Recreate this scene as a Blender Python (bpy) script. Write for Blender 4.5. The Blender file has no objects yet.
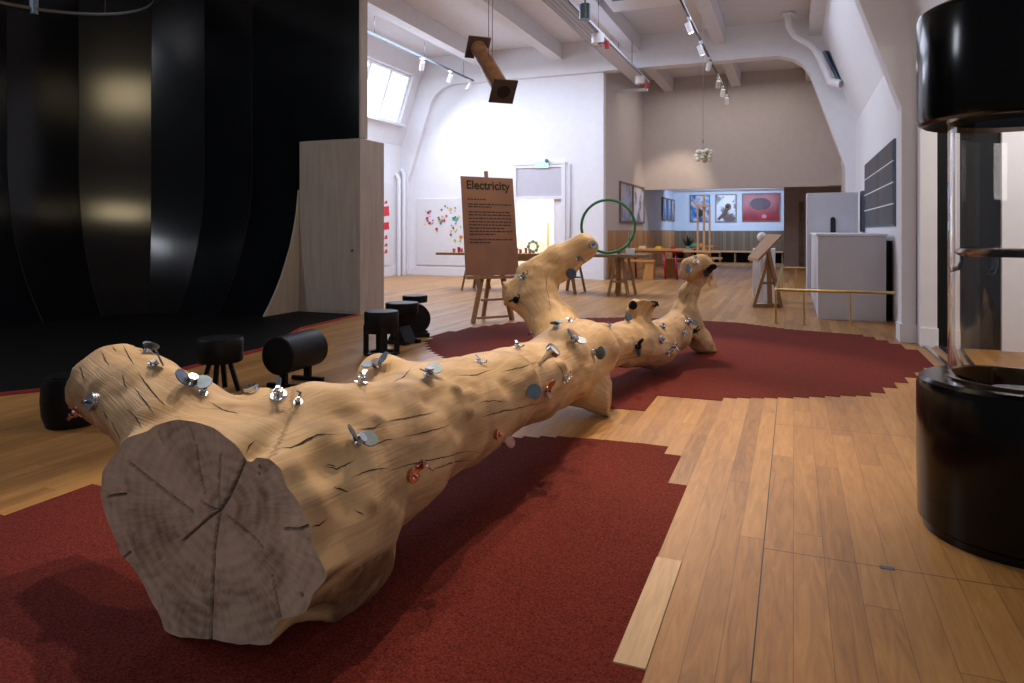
import bpy, bmesh, math, random
import numpy as np
from mathutils import Vector, Matrix
from mathutils.bvhtree import BVHTree
from mathutils.geometry import delaunay_2d_cdt
PI = math.pi
random.seed(7)
SC = bpy.context.scene
COL = SC.collection

# ------------------------------------------------------------------ survey
F, CX, HY, H = 700.0, 512.0, 230.0, 1.25
TH = math.atan(281.4 / F)
CS, SN = math.cos(TH), math.sin(TH)
def cw(xc, D, z): return Vector((xc*CS - D*SN, xc*SN + D*CS, z))
def P(px, py, D): return cw((px-CX)/F*D, D, H-(py-HY)/F*D)
def FL(px, py):
    D = F*H/(py-HY); p = cw((px-CX)/F*D, D, 0); return p
def DY(px, Y): return Y/(CS + SN*(px-CX)/F)
def onY(px, py, Y): return P(px, py, DY(px, Y))
def onX(px, py, X):
    t = (px-CX)/F; return P(px, py, X/(CS*t-SN))

# ------------------------------------------------------------------ materials
def mat(name, col, rough=.6, metal=0, var=.12, scale=6, bump=.0, bscale=40, coat=0, spec=.5, stretch=None):
    m = bpy.data.materials.new(name); m.use_nodes = True
    nt = m.node_tree; N = nt.nodes; L = nt.links
    b = N['Principled BSDF']
    tc = N.new('ShaderNodeTexCoord'); mp = N.new('ShaderNodeMapping')
    L.new(tc.outputs['Object'], mp.inputs[0])
    if stretch: mp.inputs['Scale'].default_value = stretch
    n = N.new('ShaderNodeTexNoise'); n.inputs['Scale'].default_value = scale; n.inputs['Detail'].default_value = 4
    L.new(mp.outputs[0], n.inputs['Vector'])
    r = N.new('ShaderNodeValToRGB')
    a = [max(0, c*(1-var)) for c in col]; c2 = [min(1, c*(1+var)) for c in col]
    r.color_ramp.elements[0].position = .3; r.color_ramp.elements[1].position = .7
    r.color_ramp.elements[0].color = (*a, 1); r.color_ramp.elements[1].color = (*c2, 1)
    L.new(n.outputs['Fac'], r.inputs[0]); L.new(r.outputs[0], b.inputs['Base Color'])
    b.inputs['Roughness'].default_value = rough; b.inputs['Metallic'].default_value = metal
    b.inputs['Specular IOR Level'].default_value = spec
    if coat: b.inputs['Coat Weight'].default_value = coat; b.inputs['Coat Roughness'].default_value = .06
    if bump:
        n2 = N.new('ShaderNodeTexNoise'); n2.inputs['Scale'].default_value = bscale; n2.inputs['Detail'].default_value = 3
        L.new(mp.outputs[0], n2.inputs['Vector'])
        bp = N.new('ShaderNodeBump'); bp.inputs['Strength'].default_value = bump; bp.inputs['Distance'].default_value = .01
        L.new(n2.outputs['Fac'], bp.inputs['Height']); L.new(bp.outputs[0], b.inputs['Normal'])
    return m
def emit(name, col, s):
    m = bpy.data.materials.new(name); m.use_nodes = True
    b = m.node_tree.nodes['Principled BSDF']
    b.inputs['Base Color'].default_value = (*col, 1)
    b.inputs['Emission Color'].default_value = (*col, 1); b.inputs['Emission Strength'].default_value = s
    return m

M = {}
M['white'] = mat('white_paint', (.80, .80, .83), .55, var=.02, bump=.05, bscale=60)
M['beige'] = mat('beige_paint', (.56, .50, .49), .7, var=.03, bump=.05)
M['brown_wall'] = mat('brown_paint', (.42, .33, .30), .7, var=.05)
M['ceil'] = mat('ceiling_paint', (.70, .68, .69), .6, var=.03, bump=.1, bscale=25)
M['boxgrey'] = mat('pale_grey_laminate', (.56, .55, .60), .6, var=.02)
M['ply'] = mat('whitewashed_plywood', (.40, .34, .30), .7, var=.10, scale=3, bump=.1, stretch=(6, 6, .6))
M['black_gloss'] = mat('black_gloss_sheet', (.004, .005, .007), .15, spec=.3, var=.3, scale=2, bump=.035, bscale=5, stretch=(1, 1, .4))
M['black'] = mat('black_matt', (.005, .005, .006), .5, var=.2, spec=.2)
M['black_drum'] = mat('black_satin_lacquer', (.003, .003, .0035), .16, var=.2, spec=.28)
M['mat_black'] = mat('black_floor_mat', (.005, .005, .0055), .6, var=.3, spec=.12)
M['red_edge'] = mat('red_edging', (.35, .03, .02), .6)
M['wood_t'] = mat('table_timber', (.30, .17, .08), .5, var=.2, stretch=(2, 12, 12))
M['wood_l'] = mat('light_timber', (.55, .33, .16), .5, var=.15, stretch=(3, 3, 3))
M['wood_d'] = mat('dark_timber', (.20, .13, .08), .55, var=.2)
M['wood_o'] = mat('orange_timber', (.52, .25, .07), .45, var=.15)
M['steel'] = mat('galvanised_steel', (.62, .66, .72), .25, 1, var=.1, scale=30)
M['steel_d'] = mat('dull_steel', (.15, .19, .24), .45, 1, var=.15, scale=30)
M['copper'] = mat('coppery_steel', (.60, .33, .27), .28, 1, var=.15, scale=30)
M['blackmetal'] = mat('blackened_steel', (.03, .035, .04), .35, .8)
M['brass'] = mat('brass', (.60, .43, .17), .3, 1, var=.1)
M['brassy_dark'] = mat('dark_bronze', (.17, .10, .06), .2, .8, var=.3, scale=12)
M['green'] = mat('green_paint', (.02, .17, .045), .4)
M['red'] = mat('red_paint', (.42, .01, .03), .4)
M['wire'] = mat('steel_wire', (.2, .2, .2), .4, 1)
M['tin'] = mat('rusty_brown_steel', (.30, .15, .08), .5, .3, var=.35, scale=10)
M['tin2'] = mat('grey_brown_flange', (.075, .055, .05), .55, .2, var=.3)
M['skypane'] = emit('bright_sky_pane', (.80, .90, 1), 1.05)
M['bulb'] = emit('lit_lamp', (1, .93, .8), 12)
M['whiteplastic'] = mat('white_plastic', (.75, .75, .76), .4, var=.02)
M['sign_ink'] = mat('black_ink', (.008, .006, .005), .6)
M['coral'] = mat('cream_plaster', (.62, .58, .45), .8, var=.3, scale=20, bump=.8, bscale=30)
M['cream'] = mat('cream_wall', (.80, .74, .62), .8, var=.02)

def mat_sign():
    m = mat('copper_sign_plate', (.24, .105, .065), .42, .1, var=.12, scale=3)
    return m
M['sign'] = mat_sign()

def nodes(m):
    return m.node_tree.nodes, m.node_tree.links
def math_n(N, L, op, a, b=None, c=None):
    n = N.new('ShaderNodeMath'); n.operation = op
    for i, v in enumerate((a, b, c)):
        if v is None: continue
        if isinstance(v, (int, float)): n.inputs[i].default_value = v
        else: L.new(v, n.inputs[i])
    return n.outputs[0]
PW, PWL = .109, .0935      # plank widths right and left of the open joint
def plank(k): return -PW + (k*PW if k >= 0 else k*PWL)
def mat_floor():
    m = bpy.data.materials.new('oak_planks'); m.use_nodes = True
    N, L = nodes(m); b = N['Principled BSDF']
    tc = N.new('ShaderNodeTexCoord'); sp = N.new('ShaderNodeSeparateXYZ'); L.new(tc.outputs['Object'], sp.inputs[0])
    x, y = sp.outputs[0], sp.outputs[1]
    lt = math_n(N, L, 'LESS_THAN', x, -PW)
    xs = math_n(N, L, 'ADD', math_n(N, L, 'MULTIPLY', lt, math_n(N, L, 'DIVIDE', math_n(N, L, 'ADD', x, PW), PWL)), math_n(N, L, 'MULTIPLY', math_n(N, L, 'SUBTRACT', 1.0, lt), math_n(N, L, 'DIVIDE', math_n(N, L, 'ADD', x, PW), PW)))
    ix = math_n(N, L, 'FLOOR', xs); fx = math_n(N, L, 'FRACT', xs)
    wn = N.new('ShaderNodeTexWhiteNoise'); wn.noise_dimensions = '1D'; L.new(ix, wn.inputs['W'])
    yo = math_n(N, L, 'MULTIPLY_ADD', wn.outputs['Value'], 7.3, y)
    ys = math_n(N, L, 'DIVIDE', yo, 2.1); iy = math_n(N, L, 'FLOOR', ys); fy = math_n(N, L, 'FRACT', ys)
    cb = N.new('ShaderNodeCombineXYZ'); L.new(ix, cb.inputs[0]); L.new(iy, cb.inputs[1])
    w2 = N.new('ShaderNodeTexWhiteNoise'); w2.noise_dimensions = '2D'; L.new(cb.outputs[0], w2.inputs['Vector'])
    # grain
    off = math_n(N, L, 'MULTIPLY_ADD', w2.outputs['Value'], 37.0, x)
    gv = N.new('ShaderNodeCombineXYZ')
    L.new(math_n(N, L, 'MULTIPLY', off, 14.0), gv.inputs[0]); L.new(math_n(N, L, 'MULTIPLY', y, 1.5), gv.inputs[1])
    g = N.new('ShaderNodeTexNoise'); g.inputs['Scale'].default_value = 1.6; g.inputs['Detail'].default_value = 6; g.inputs['Distortion'].default_value = 1.6; g.inputs['Roughness'].default_value = .6
    L.new(gv.outputs[0], g.inputs['Vector'])
    gv2 = N.new('ShaderNodeCombineXYZ')
    L.new(math_n(N, L, 'MULTIPLY', off, 90.0), gv2.inputs[0]); L.new(math_n(N, L, 'MULTIPLY', y, 3.0), gv2.inputs[1])
    g2 = N.new('ShaderNodeTexNoise'); g2.inputs['Scale'].default_value = 1.6; g2.inputs['Detail'].default_value = 3
    L.new(gv2.outputs[0], g2.inputs['Vector'])
    r = N.new('ShaderNodeValToRGB'); e = r.color_ramp.elements
    e[0].position = 0; e[0].color = (.13, .062, .020, 1); e[1].position = 1; e[1].color = (.56, .31, .110, 1)
    for p, c in ((.25, (.26, .122, .038)), (.5, (.37, .182, .056)), (.75, (.46, .242, .080))):
        k = e.new(p); k.color = (*c, 1)
    v = math_n(N, L, 'MULTIPLY', w2.outputs['Value'], .42)
    v = math_n(N, L, 'MULTIPLY_ADD', g.outputs['Fac'], .95, v)
    v = math_n(N, L, 'MULTIPLY_ADD', g2.outputs['Fac'], .22, v)
    v = math_n(N, L, 'SUBTRACT', v, .27)
    L.new(v, r.inputs[0])
    # seams
    ex = math_n(N, L, 'MINIMUM', fx, math_n(N, L, 'SUBTRACT', 1.0, fx))
    ey = math_n(N, L, 'MINIMUM', fy, math_n(N, L, 'SUBTRACT', 1.0, fy))
    sx = math_n(N, L, 'LESS_THAN', ex, .010); sy = math_n(N, L, 'LESS_THAN', ey, .0010)
    se = math_n(N, L, 'MAXIMUM', sx, sy)
    mx = N.new('ShaderNodeMix'); mx.data_type = 'RGBA'
    L.new(math_n(N, L, 'MULTIPLY', se, .62), mx.inputs['Factor']); L.new(r.outputs[0], mx.inputs['A']); mx.inputs['B'].default_value = (.05, .025, .012, 1)
    # one wide open joint
    d = math_n(N, L, 'ABSOLUTE', math_n(N, L, 'ADD', x, PW))
    s2 = math_n(N, L, 'LESS_THAN', d, .0022)
    mx2 = N.new('ShaderNodeMix'); mx2.data_type = 'RGBA'
    L.new(s2, mx2.inputs['Factor']); L.new(mx.outputs['Result'], mx2.inputs['A']); mx2.inputs['B'].default_value = (.012, .008, .006, 1)
    # cross joint of a floor hatch to the right of the open joint
    d2 = math_n(N, L, 'ABSOLUTE', math_n(N, L, 'SUBTRACT', y, 2.92))
    s3 = math_n(N, L, 'MULTIPLY', math_n(N, L, 'LESS_THAN', d2, .0022), math_n(N, L, 'GREATER_THAN', x, -PW))
    d4 = math_n(N, L, 'ABSOLUTE', math_n(N, L, 'SUBTRACT', y, 4.82))
    s4 = math_n(N, L, 'MULTIPLY', math_n(N, L, 'LESS_THAN', d4, .0025), math_n(N, L, 'GREATER_THAN', x, -PW))
    s3 = math_n(N, L, 'MAXIMUM', s3, s4)
    mx3 = N.new('ShaderNodeMix'); mx3.data_type = 'RGBA'
    L.new(s3, mx3.inputs['Factor']); L.new(mx2.outputs['Result'], mx3.inputs['A']); mx3.inputs['B'].default_value = (.03, .018, .01, 1)
    L.new(mx3.outputs['Result'], b.inputs['Base Color'])
    b.inputs['Roughness'].default_value = .40; b.inputs['Specular IOR Level'].default_value = .38
    bp = N.new('ShaderNodeBump'); bp.inputs['Strength'].default_value = .15; bp.inputs['Distance'].default_value = .003
    hh = math_n(N, L, 'SUBTRACT', g2.outputs['Fac'], math_n(N, L, 'MULTIPLY', se, 1.5))
    L.new(hh, bp.inputs['Height']); L.new(bp.outputs[0], b.inputs['Normal'])
    return m
M['floor'] = mat_floor()

def mat_carpet():
    m = bpy.data.materials.new('red_rubber_crumb'); m.use_nodes = True
    N, L = nodes(m); b = N['Principled BSDF']
    tc = N.new('ShaderNodeTexCoord')
    n = N.new('ShaderNodeTexNoise'); n.inputs['Scale'].default_value = 150; n.inputs['Detail'].default_value = 2
    L.new(tc.outputs['Object'], n.inputs['Vector'])
    r = N.new('ShaderNodeValToRGB'); e = r.color_ramp.elements
    e[0].position = .33; e[0].color = (.065, .008, .006, 1); e[1].position = .75; e[1].color = (.20, .034, .022, 1)
    k = e.new(.5); k.color = (.125, .018, .012, 1)
    n3 = N.new('ShaderNodeTexNoise'); n3.inputs['Scale'].default_value = 1.3; L.new(tc.outputs['Object'], n3.inputs['Vector'])
    v = math_n(N, L, 'ADD', n.outputs['Fac'], math_n(N, L, 'MULTIPLY_ADD', n3.outputs['Fac'], .12, -.06))
    L.new(v, r.inputs[0]); L.new(r.outputs[0], b.inputs['Base Color'])
    b.inputs['Roughness'].default_value = .9; b.inputs['Specular IOR Level'].default_value = .12
    bp = N.new('ShaderNodeBump'); bp.inputs['Strength'].default_value = .5; bp.inputs['Distance'].default_value = .004
    L.new(n.outputs['Fac'], bp.inputs['Height']); L.new(bp.outputs[0], b.inputs['Normal'])
    return m
M['carpet'] = mat_carpet()

def mat_log():
    m = bpy.data.materials.new('debarked_wood'); m.use_nodes = True
    N, L = nodes(m); b = N['Principled BSDF']
    at = N.new('ShaderNodeAttribute'); at.attribute_name = 'grain'
    tc = N.new('ShaderNodeTexCoord')
    def noise(vec, sc, scale, det=3, dist=0):
        mp = N.new('ShaderNodeMapping'); mp.inputs['Scale'].default_value = sc; L.new(vec, mp.inputs[0])
        n = N.new('ShaderNodeTexNoise'); n.inputs['Scale'].default_value = scale; n.inputs['Detail'].default_value = det; n.inputs['Distortion'].default_value = dist
        L.new(mp.outputs[0], n.inputs['Vector']); return n.outputs['Fac']
    G = at.outputs['Vector']
    base = noise(G, (1, 6, 1), 2.2, 6, .35)
    r = N.new('ShaderNodeValToRGB'); e = r.color_ramp.elements
    e[0].position = .25; e[0].color = (.42, .245, .115, 1); e[1].position = .75; e[1].color = (.66, .465, .265, 1)
    k = e.new(.5); k.color = (.56, .365, .185, 1)
    fg = noise(G, (1.5, 40, 1), 2, 4)
    L.new(math_n(N, L, 'MULTIPLY_ADD', fg, .35, math_n(N, L, 'MULTIPLY_ADD', base, .8, -.07)), r.inputs[0])
    # large brown stains
    st = noise(tc.outputs['Object'], (1, 1, 1), 2.6, 5, .8)
    mr = N.new('ShaderNodeMapRange'); mr.inputs[1].default_value = .50; mr.inputs[2].default_value = .70; mr.inputs[4].default_value = .62
    L.new(st, mr.inputs[0])
    mx = N.new('ShaderNodeMix'); mx.data_type = 'RGBA'; mx.inputs['B'].default_value = (.20, .115, .065, 1)
    L.new(mr.outputs[0], mx.inputs['Factor']); L.new(r.outputs[0], mx.inputs['A'])
    # cracks along the grain
    cr = noise(G, (.8, 6, 1), 1.6, 1.0, .1)
    a = math_n(N, L, 'ABSOLUTE', math_n(N, L, 'SUBTRACT', cr, .5))
    msk = noise(G, (1.3, 2.5, 1), 1.7, 1)
    wid = N.new('ShaderNodeMapRange'); wid.inputs[1].default_value = .53; wid.inputs[2].default_value = .66; wid.inputs[3].default_value = 0; wid.inputs[4].default_value = .008
    L.new(msk, wid.inputs[0])
    c = math_n(N, L, 'LESS_THAN', a, wid.outputs[0])
    fine = noise(G, (2.2, 60, 1), 2, 3)
    mx2 = N.new('ShaderNodeMix'); mx2.data_type = 'RGBA'; mx2.inputs['B'].default_value = (.13, .062, .03, 1)
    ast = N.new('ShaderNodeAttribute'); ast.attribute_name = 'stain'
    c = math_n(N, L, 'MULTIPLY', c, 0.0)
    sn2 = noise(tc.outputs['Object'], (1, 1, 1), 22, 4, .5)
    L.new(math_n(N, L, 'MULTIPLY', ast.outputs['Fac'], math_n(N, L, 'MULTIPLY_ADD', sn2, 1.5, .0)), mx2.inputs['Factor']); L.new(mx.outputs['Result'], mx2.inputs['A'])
    L.new(mx2.outputs['Result'], b.inputs['Base Color'])
    b.inputs['Roughness'].default_value = .62; b.inputs['Specular IOR Level'].default_value = .35
    hgt = math_n(N, L, 'MULTIPLY_ADD', c, -2.0, math_n(N, L, 'MULTIPLY_ADD', base, 1.2, math_n(N, L, 'MULTIPLY', fine, .35)))
    bp = N.new('ShaderNodeBump'); bp.inputs['Strength'].default_value = .55; bp.inputs['Distance'].default_value = .012
    L.new(hgt, bp.inputs['Height']); L.new(bp.outputs[0], b.inputs['Normal'])
    return m
M['log'] = mat_log()
M['crackdark'] = mat('crack_shadow_dirt', (.02, .012, .007), .9)
def mat_end():
    m = bpy.data.materials.new('weathered_end_grain'); m.use_nodes = True
    N, L = nodes(m); b = N['Principled BSDF']
    at = N.new('ShaderNodeAttribute'); at.attribute_name = 'face_uv'   # metres from the pith
    at2 = N.new('ShaderNodeAttribute'); at2.attribute_name = 'crack'
    V = at.outputs['Vector']
    w = N.new('ShaderNodeTexWave'); w.wave_type = 'RINGS'; w.rings_direction = 'SPHERICAL'
    w.inputs['Scale'].default_value = 9; w.inputs['Distortion'].default_value = 5; w.inputs['Detail'].default_value = 2; w.inputs['Detail Scale'].default_value = .9
    L.new(V, w.inputs['Vector'])
    n = N.new('ShaderNodeTexNoise'); n.inputs['Scale'].default_value = 6; n.inputs['Detail'].default_value = 9; n.inputs['Distortion'].default_value = .9; n.inputs['Roughness'].default_value = .62
    L.new(V, n.inputs['Vector'])
    # radial rays
    sp = N.new('ShaderNodeSeparateXYZ'); L.new(V, sp.inputs[0])
    ang = math_n(N, L, 'ARCTAN2', sp.outputs[1], sp.outputs[0])
    ln = N.new('ShaderNodeVectorMath'); ln.operation = 'LENGTH'; L.new(V, ln.inputs[0])
    cb = N.new('ShaderNodeCombineXYZ'); L.new(math_n(N, L, 'MULTIPLY', ang, 12.0), cb.inputs[0]); L.new(math_n(N, L, 'MULTIPLY', ln.outputs['Value'], 6.0), cb.inputs[1])
    n2 = N.new('ShaderNodeTexNoise'); n2.inputs['Scale'].default_value = 2.2; n2.inputs['Detail'].default_value = 5; L.new(cb.outputs[0], n2.inputs['Vector'])
    v = math_n(N, L, 'MULTIPLY_ADD', w.outputs['Fac'], .05, math_n(N, L, 'MULTIPLY_ADD', n.outputs['Fac'], .74, math_n(N, L, 'MULTIPLY', n2.outputs['Fac'], .21)))
    r = N.new('ShaderNodeValToRGB'); e = r.color_ramp.elements
    e[0].position = .34; e[0].color = (.20, .132, .095, 1); e[1].position = .66; e[1].color = (.60, .465, .36, 1)
    k = e.new(.48); k.color = (.43, .32, .24, 1)
    L.new(v, r.inputs[0])
    mx = N.new('ShaderNodeMix'); mx.data_type = 'RGBA'; mx.inputs['B'].default_value = (.018, .011, .008, 1)
    L.new(at2.outputs['Fac'], mx.inputs['Factor']); L.new(r.outputs[0], mx.inputs['A'])
    L.new(mx.outputs['Result'], b.inputs['Base Color'])
    b.inputs['Roughness'].default_value = .75
    bp = N.new('ShaderNodeBump'); bp.inputs['Strength'].default_value = .4; bp.inputs['Distance'].default_value = .006
    L.new(v, bp.inputs['Height']); L.new(bp.outputs[0], b.inputs['Normal'])
    return m
M['end'] = mat_end()
def mat_slats(name, c1, c2, axis, n):
    m = bpy.data.materials.new(name); m.use_nodes = True
    N, L = nodes(m); b = N['Principled BSDF']
    tc = N.new('ShaderNodeTexCoord'); sp = N.new('ShaderNodeSeparateXYZ'); L.new(tc.outputs['Object'], sp.inputs[0])
    s = math_n(N, L, 'MULTIPLY', sp.outputs[axis], n)
    ix = math_n(N, L, 'FLOOR', s); fx = math_n(N, L, 'FRACT', s)
    wn = N.new('ShaderNodeTexWhiteNoise'); wn.noise_dimensions = '1D'; L.new(ix, wn.inputs['W'])
    r = N.new('ShaderNodeValToRGB'); r.color_ramp.elements[0].color = (*c1, 1); r.color_ramp.elements[1].color = (*c2, 1)
    L.new(wn.outputs['Value'], r.inputs[0])
    mx = N.new('ShaderNodeMix'); mx.data_type = 'RGBA'; mx.inputs['B'].default_value = (c1[0]*.3, c1[1]*.3, c1[2]*.3, 1)
    L.new(math_n(N, L, 'LESS_THAN', fx, .07), mx.inputs['Factor']); L.new(r.outputs[0], mx.inputs['A'])
    L.new(mx.outputs['Result'], b.inputs['Base Color']); b.inputs['Roughness'].default_value = .5
    return m
M['wains'] = mat_slats('timber_wainscot_side', (.42, .21, .075), (.60, .33, .13), 1, 7)
M['wains2'] = mat_slats('timber_wainscot_back', (.13, .095, .062), (.20, .145, .095), 0, 7)
M['solar'] = mat_slats('striped_dark_panel', (.035, .037, .05), (.10, .095, .11), 1, 11)
def glass(name, col=(1, 1, 1), rough=0.0, ior=1.45):
    m = bpy.data.materials.new(name); m.use_nodes = True
    N, L = nodes(m); b = N['Principled BSDF']
    b.inputs['Base Color'].default_value = (*col, 1); b.inputs['Transmission Weight'].default_value = 1
    b.inputs['Roughness'].default_value = rough; b.inputs['IOR'].default_value = ior
    n = N.new('ShaderNodeTexNoise'); n.inputs['Scale'].default_value = 4
    mr = N.new('ShaderNodeMapRange'); mr.inputs[3].default_value = rough; mr.inputs[4].default_value = rough+.02
    L.new(n.outputs['Fac'], mr.inputs[0]); L.new(mr.outputs[0], b.inputs['Roughness'])
    return m
M['glass'] = glass('clear_glass')
def art(name, bg, c2, c3, scale, seed):
    m = bpy.data.materials.new(name); m.use_nodes = True
    N, L = nodes(m); b = N['Principled BSDF']
    tc = N.new('ShaderNodeTexCoord'); mp = N.new('ShaderNodeMapping'); mp.inputs['Location'].default_value = (seed, seed*.3, seed*.7)
    L.new(tc.outputs['Object'], mp.inputs[0])
    n = N.new('ShaderNodeTexNoise'); n.inputs['Scale'].default_value = scale; n.inputs['Detail'].default_value = 3; L.new(mp.outputs[0], n.inputs['Vector'])
    r = N.new('ShaderNodeValToRGB'); e = r.color_ramp.elements; r.color_ramp.interpolation = 'EASE'
    e[0].position = .40; e[0].color = (*c3, 1); e[1].position = .64; e[1].color = (*c2, 1); k = e.new(.5); k.color = (*bg, 1)
    L.new(n.outputs['Fac'], r.inputs[0]); L.new(r.outputs[0], b.inputs['Base Color']); b.inputs['Roughness'].default_value = .3
    return m

# ------------------------------------------------------------------ mesh tools
def bm_(): return bmesh.new()
def box(bm, lo, hi, mx=None):
    lo, hi = Vector(lo), Vector(hi)
    v = [bm.verts.new((x, y, z)) for x in (lo.x, hi.x) for y in (lo.y, hi.y) for z in (lo.z, hi.z)]
    for f in ((0,1,3,2),(4,6,7,5),(0,4,5,1),(2,3,7,6),(0,2,6,4),(1,5,7,3)): bm.faces.new([v[i] for i in f])
    if mx is not None: bmesh.ops.transform(bm, matrix=mx, verts=v)
    return v
def hexa(bm, A, B):      # A, B: two quads (lists of 4 vectors)
    a = [bm.verts.new(p) for p in A]; b = [bm.verts.new(p) for p in B]
    bm.faces.new(a[::-1]); bm.faces.new(b)
    n = len(a)
    for i in range(n): bm.faces.new((a[i], a[(i+1) % n], b[(i+1) % n], b[i]))
def beam(bm, a, b, w, d=None, up=Vector((0, 0, 1))):
    a, b = Vector(a), Vector(b); d = d or w
    z = (b-a).normalized()
    if abs(z.dot(up)) > .98: up = Vector((0, 1, 0))
    x = z.cross(up).normalized(); y = x.cross(z)
    q = lambda p: [p + x*sx*w/2 + y*sy*d/2 for sx, sy in ((-1,-1),(1,-1),(1,1),(-1,1))]
    hexa(bm, q(a), q(b))
def frame_of(z):
    z = Vector(z).normalized(); u = Vector((0, 0, 1)) if abs(z.z) < .9 else Vector((1, 0, 0))
    x = u.cross(z).normalized(); return x, z.cross(x), z
def cyl(bm, a, b, r, r2=None, n=16, caps=True):
    a, b = Vector(a), Vector(b); r2 = r if r2 is None else r2
    x, y, z = frame_of(b-a)
    R = []
    for p, rr in ((a, r), (b, r2)):
        R.append([bm.verts.new(p + (x*math.cos(2*PI*i/n) + y*math.sin(2*PI*i/n))*rr) for i in range(n)])
    for i in range(n):
        f = bm.faces.new((R[0][i], R[0][(i+1) % n], R[1][(i+1) % n], R[1][i])); f.smooth = True
    if caps: bm.faces.new(R[0][::-1]); bm.faces.new(R[1])
def tube(bm, pts, r, n=8, closed=False):
    pts = [Vector(p) for p in pts]; k = len(pts); R = []
    prev = None
    for i, p in enumerate(pts):
        if closed: t = pts[(i+1) % k]-pts[i-1]
        else: t = pts[min(i+1, k-1)]-pts[max(i-1, 0)]
        t.normalize()
        if prev is None: x, y, _ = frame_of(t)
        else:
            x = (prev - t*prev.dot(t)).normalized(); y = t.cross(x)
        prev = x
        rr = r[i] if isinstance(r, (list, tuple)) else r
        R.append([bm.verts.new(p + (x*math.cos(2*PI*j/n)+y*math.sin(2*PI*j/n))*rr) for j in range(n)])
    for i in range(k if closed else k-1):
        A, B = R[i], R[(i+1) % k]
        for j in range(n):
            f = bm.faces.new((A[j], A[(j+1) % n], B[(j+1) % n], B[j])); f.smooth = True
    if not closed: bm.faces.new(R[0][::-1]); bm.faces.new(R[-1])
def lathe(bm, prof, c=(0, 0, 0), n=48, close=False):
    c = Vector(c); R = []
    for r, z in prof: R.append([bm.verts.new(c+Vector((r*math.cos(2*PI*i/n), r*math.sin(2*PI*i/n), z))) for i in range(n)])
    m = len(R)
    for k in range(m if close else m-1):
        A, B = R[k], R[(k+1) % m]
        for i in range(n):
            f = bm.faces.new((A[i], A[(i+1) % n], B[(i+1) % n], B[i])); f.smooth = True
    if not close: bm.faces.new(R[0][::-1]); bm.faces.new(R[-1])
def prism(bm, poly, axis, a, b):   # poly of 2D points extruded along axis from a to b
    def mk(p, t):
        return {0: Vector((t, p[0], p[1])), 1: Vector((p[0], t, p[1])), 2: Vector((p[0], p[1], t))}[axis]
    hexa(bm, [mk(p, a) for p in poly], [mk(p, b) for p in poly])
def sph(bm, c, r, sc=(1, 1, 1), u=16, v=10):
    g = bmesh.ops.create_uvsphere(bm, u_segments=u, v_segments=v, radius=r)
    for w in g['verts']: w.co = Vector((w.co.x*sc[0], w.co.y*sc[1], w.co.z*sc[2])) + Vector(c)
    for f in {f for w in g['verts'] for f in w.link_faces}: f.smooth = True

def obj(name, bm, m, parent=None, bevel=0):
    bmesh.ops.recalc_face_normals(bm, faces=bm.faces)
    if parent is not None and parent.get('_w'):
        bmesh.ops.translate(bm, vec=-parent_world(parent), verts=bm.verts)
    for e in bm.edges:
        if len(e.link_faces) == 2 and e.calc_face_angle(0) > .6: e.smooth = False
    me = bpy.data.meshes.new(name); bm.to_mesh(me); bm.free()
    me.materials.append(m)
    o = bpy.data.objects.new(name, me); COL.objects.link(o)
    if parent is not None: o.parent = parent
    if bevel:
        md = o.modifiers.new('bevel', 'BEVEL'); md.width = bevel; md.segments = 2; md.limit_method = 'ANGLE'
    return o
def parent_world(p):
    v = Vector(p.location)
    while p.parent: p = p.parent; v += p.location
    return v
# things: '_w' marks that parts are given in world coordinates
def thing(name, label, cat, loc=(0, 0, 0), rotz=0, group=None, world=False):
    o = bpy.data.objects.new(name, None); COL.objects.link(o); o.empty_display_size = .1
    o.location = loc; o.rotation_euler = (0, 0, rotz); o['label'] = label; o['category'] = cat
    if group: o['group'] = group
    if world: o['_w'] = 1
    return o
def tag(o, label, cat, group=None):
    o['label'] = label; o['category'] = cat
    if group: o['group'] = group
    return o
def single(name, bm, m, label, cat, group=None, bevel=0):
    """one-mesh thing given in world coordinates; its origin goes to the base of the mesh"""
    xs = [v.co for v in bm.verts]
    c = Vector(((min(v.x for v in xs)+max(v.x for v in xs))/2, (min(v.y for v in xs)+max(v.y for v in xs))/2, min(v.z for v in xs)))
    bmesh.ops.translate(bm, vec=-c, verts=bm.verts)
    o = obj(name, bm, m, bevel=bevel); o.location = c
    return tag(o, label, cat, group)
def struct(name, bm, m, parent=None):
    o = obj(name, bm, m, parent)
    if parent is None: o['kind'] = 'structure'
    return o
def sub(parent_obj, name, bm, m, bevel=0):
    """sub-part of a part whose mesh is in its thing's frame"""
    root = parent_obj.parent
    if root is not None and root.get('_w'): bmesh.ops.translate(bm, vec=-Vector(root.location), verts=bm.verts)
    me_o = obj(name, bm, m, None, bevel); me_o.parent = parent_obj
    return me_o
def dup(root, loc, rotz=0, label=None, group=None):
    r = root.copy(); COL.objects.link(r); r.location = loc; r.rotation_euler = (0, 0, rotz)
    if label: r['label'] = label
    if group: r['group'] = group
    for ch in list(root.children):
        c = ch.copy(); COL.objects.link(c); c.parent = r
        for g in ch.children:
            d = g.copy(); COL.objects.link(d); d.parent = c
    return r

# ------------------------------------------------------------------ room
XR, XL = 1.27, -10.2
YW = 17.2          # white end wall and arch
XREC = -4.44       # side wall of the recess behind
YT, YB = 22.2, 28.5
ZC = 6.0
b = bm_(); box(b, (-14, -4, -.2), (4.5, 29.5, 0)); struct('floor', b, M['floor'])
b = bm_(); box(b, (-11, 1.5, ZC), (3, 29.5, ZC+.15)); struct('ceiling', b, M['ceil'])
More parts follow.
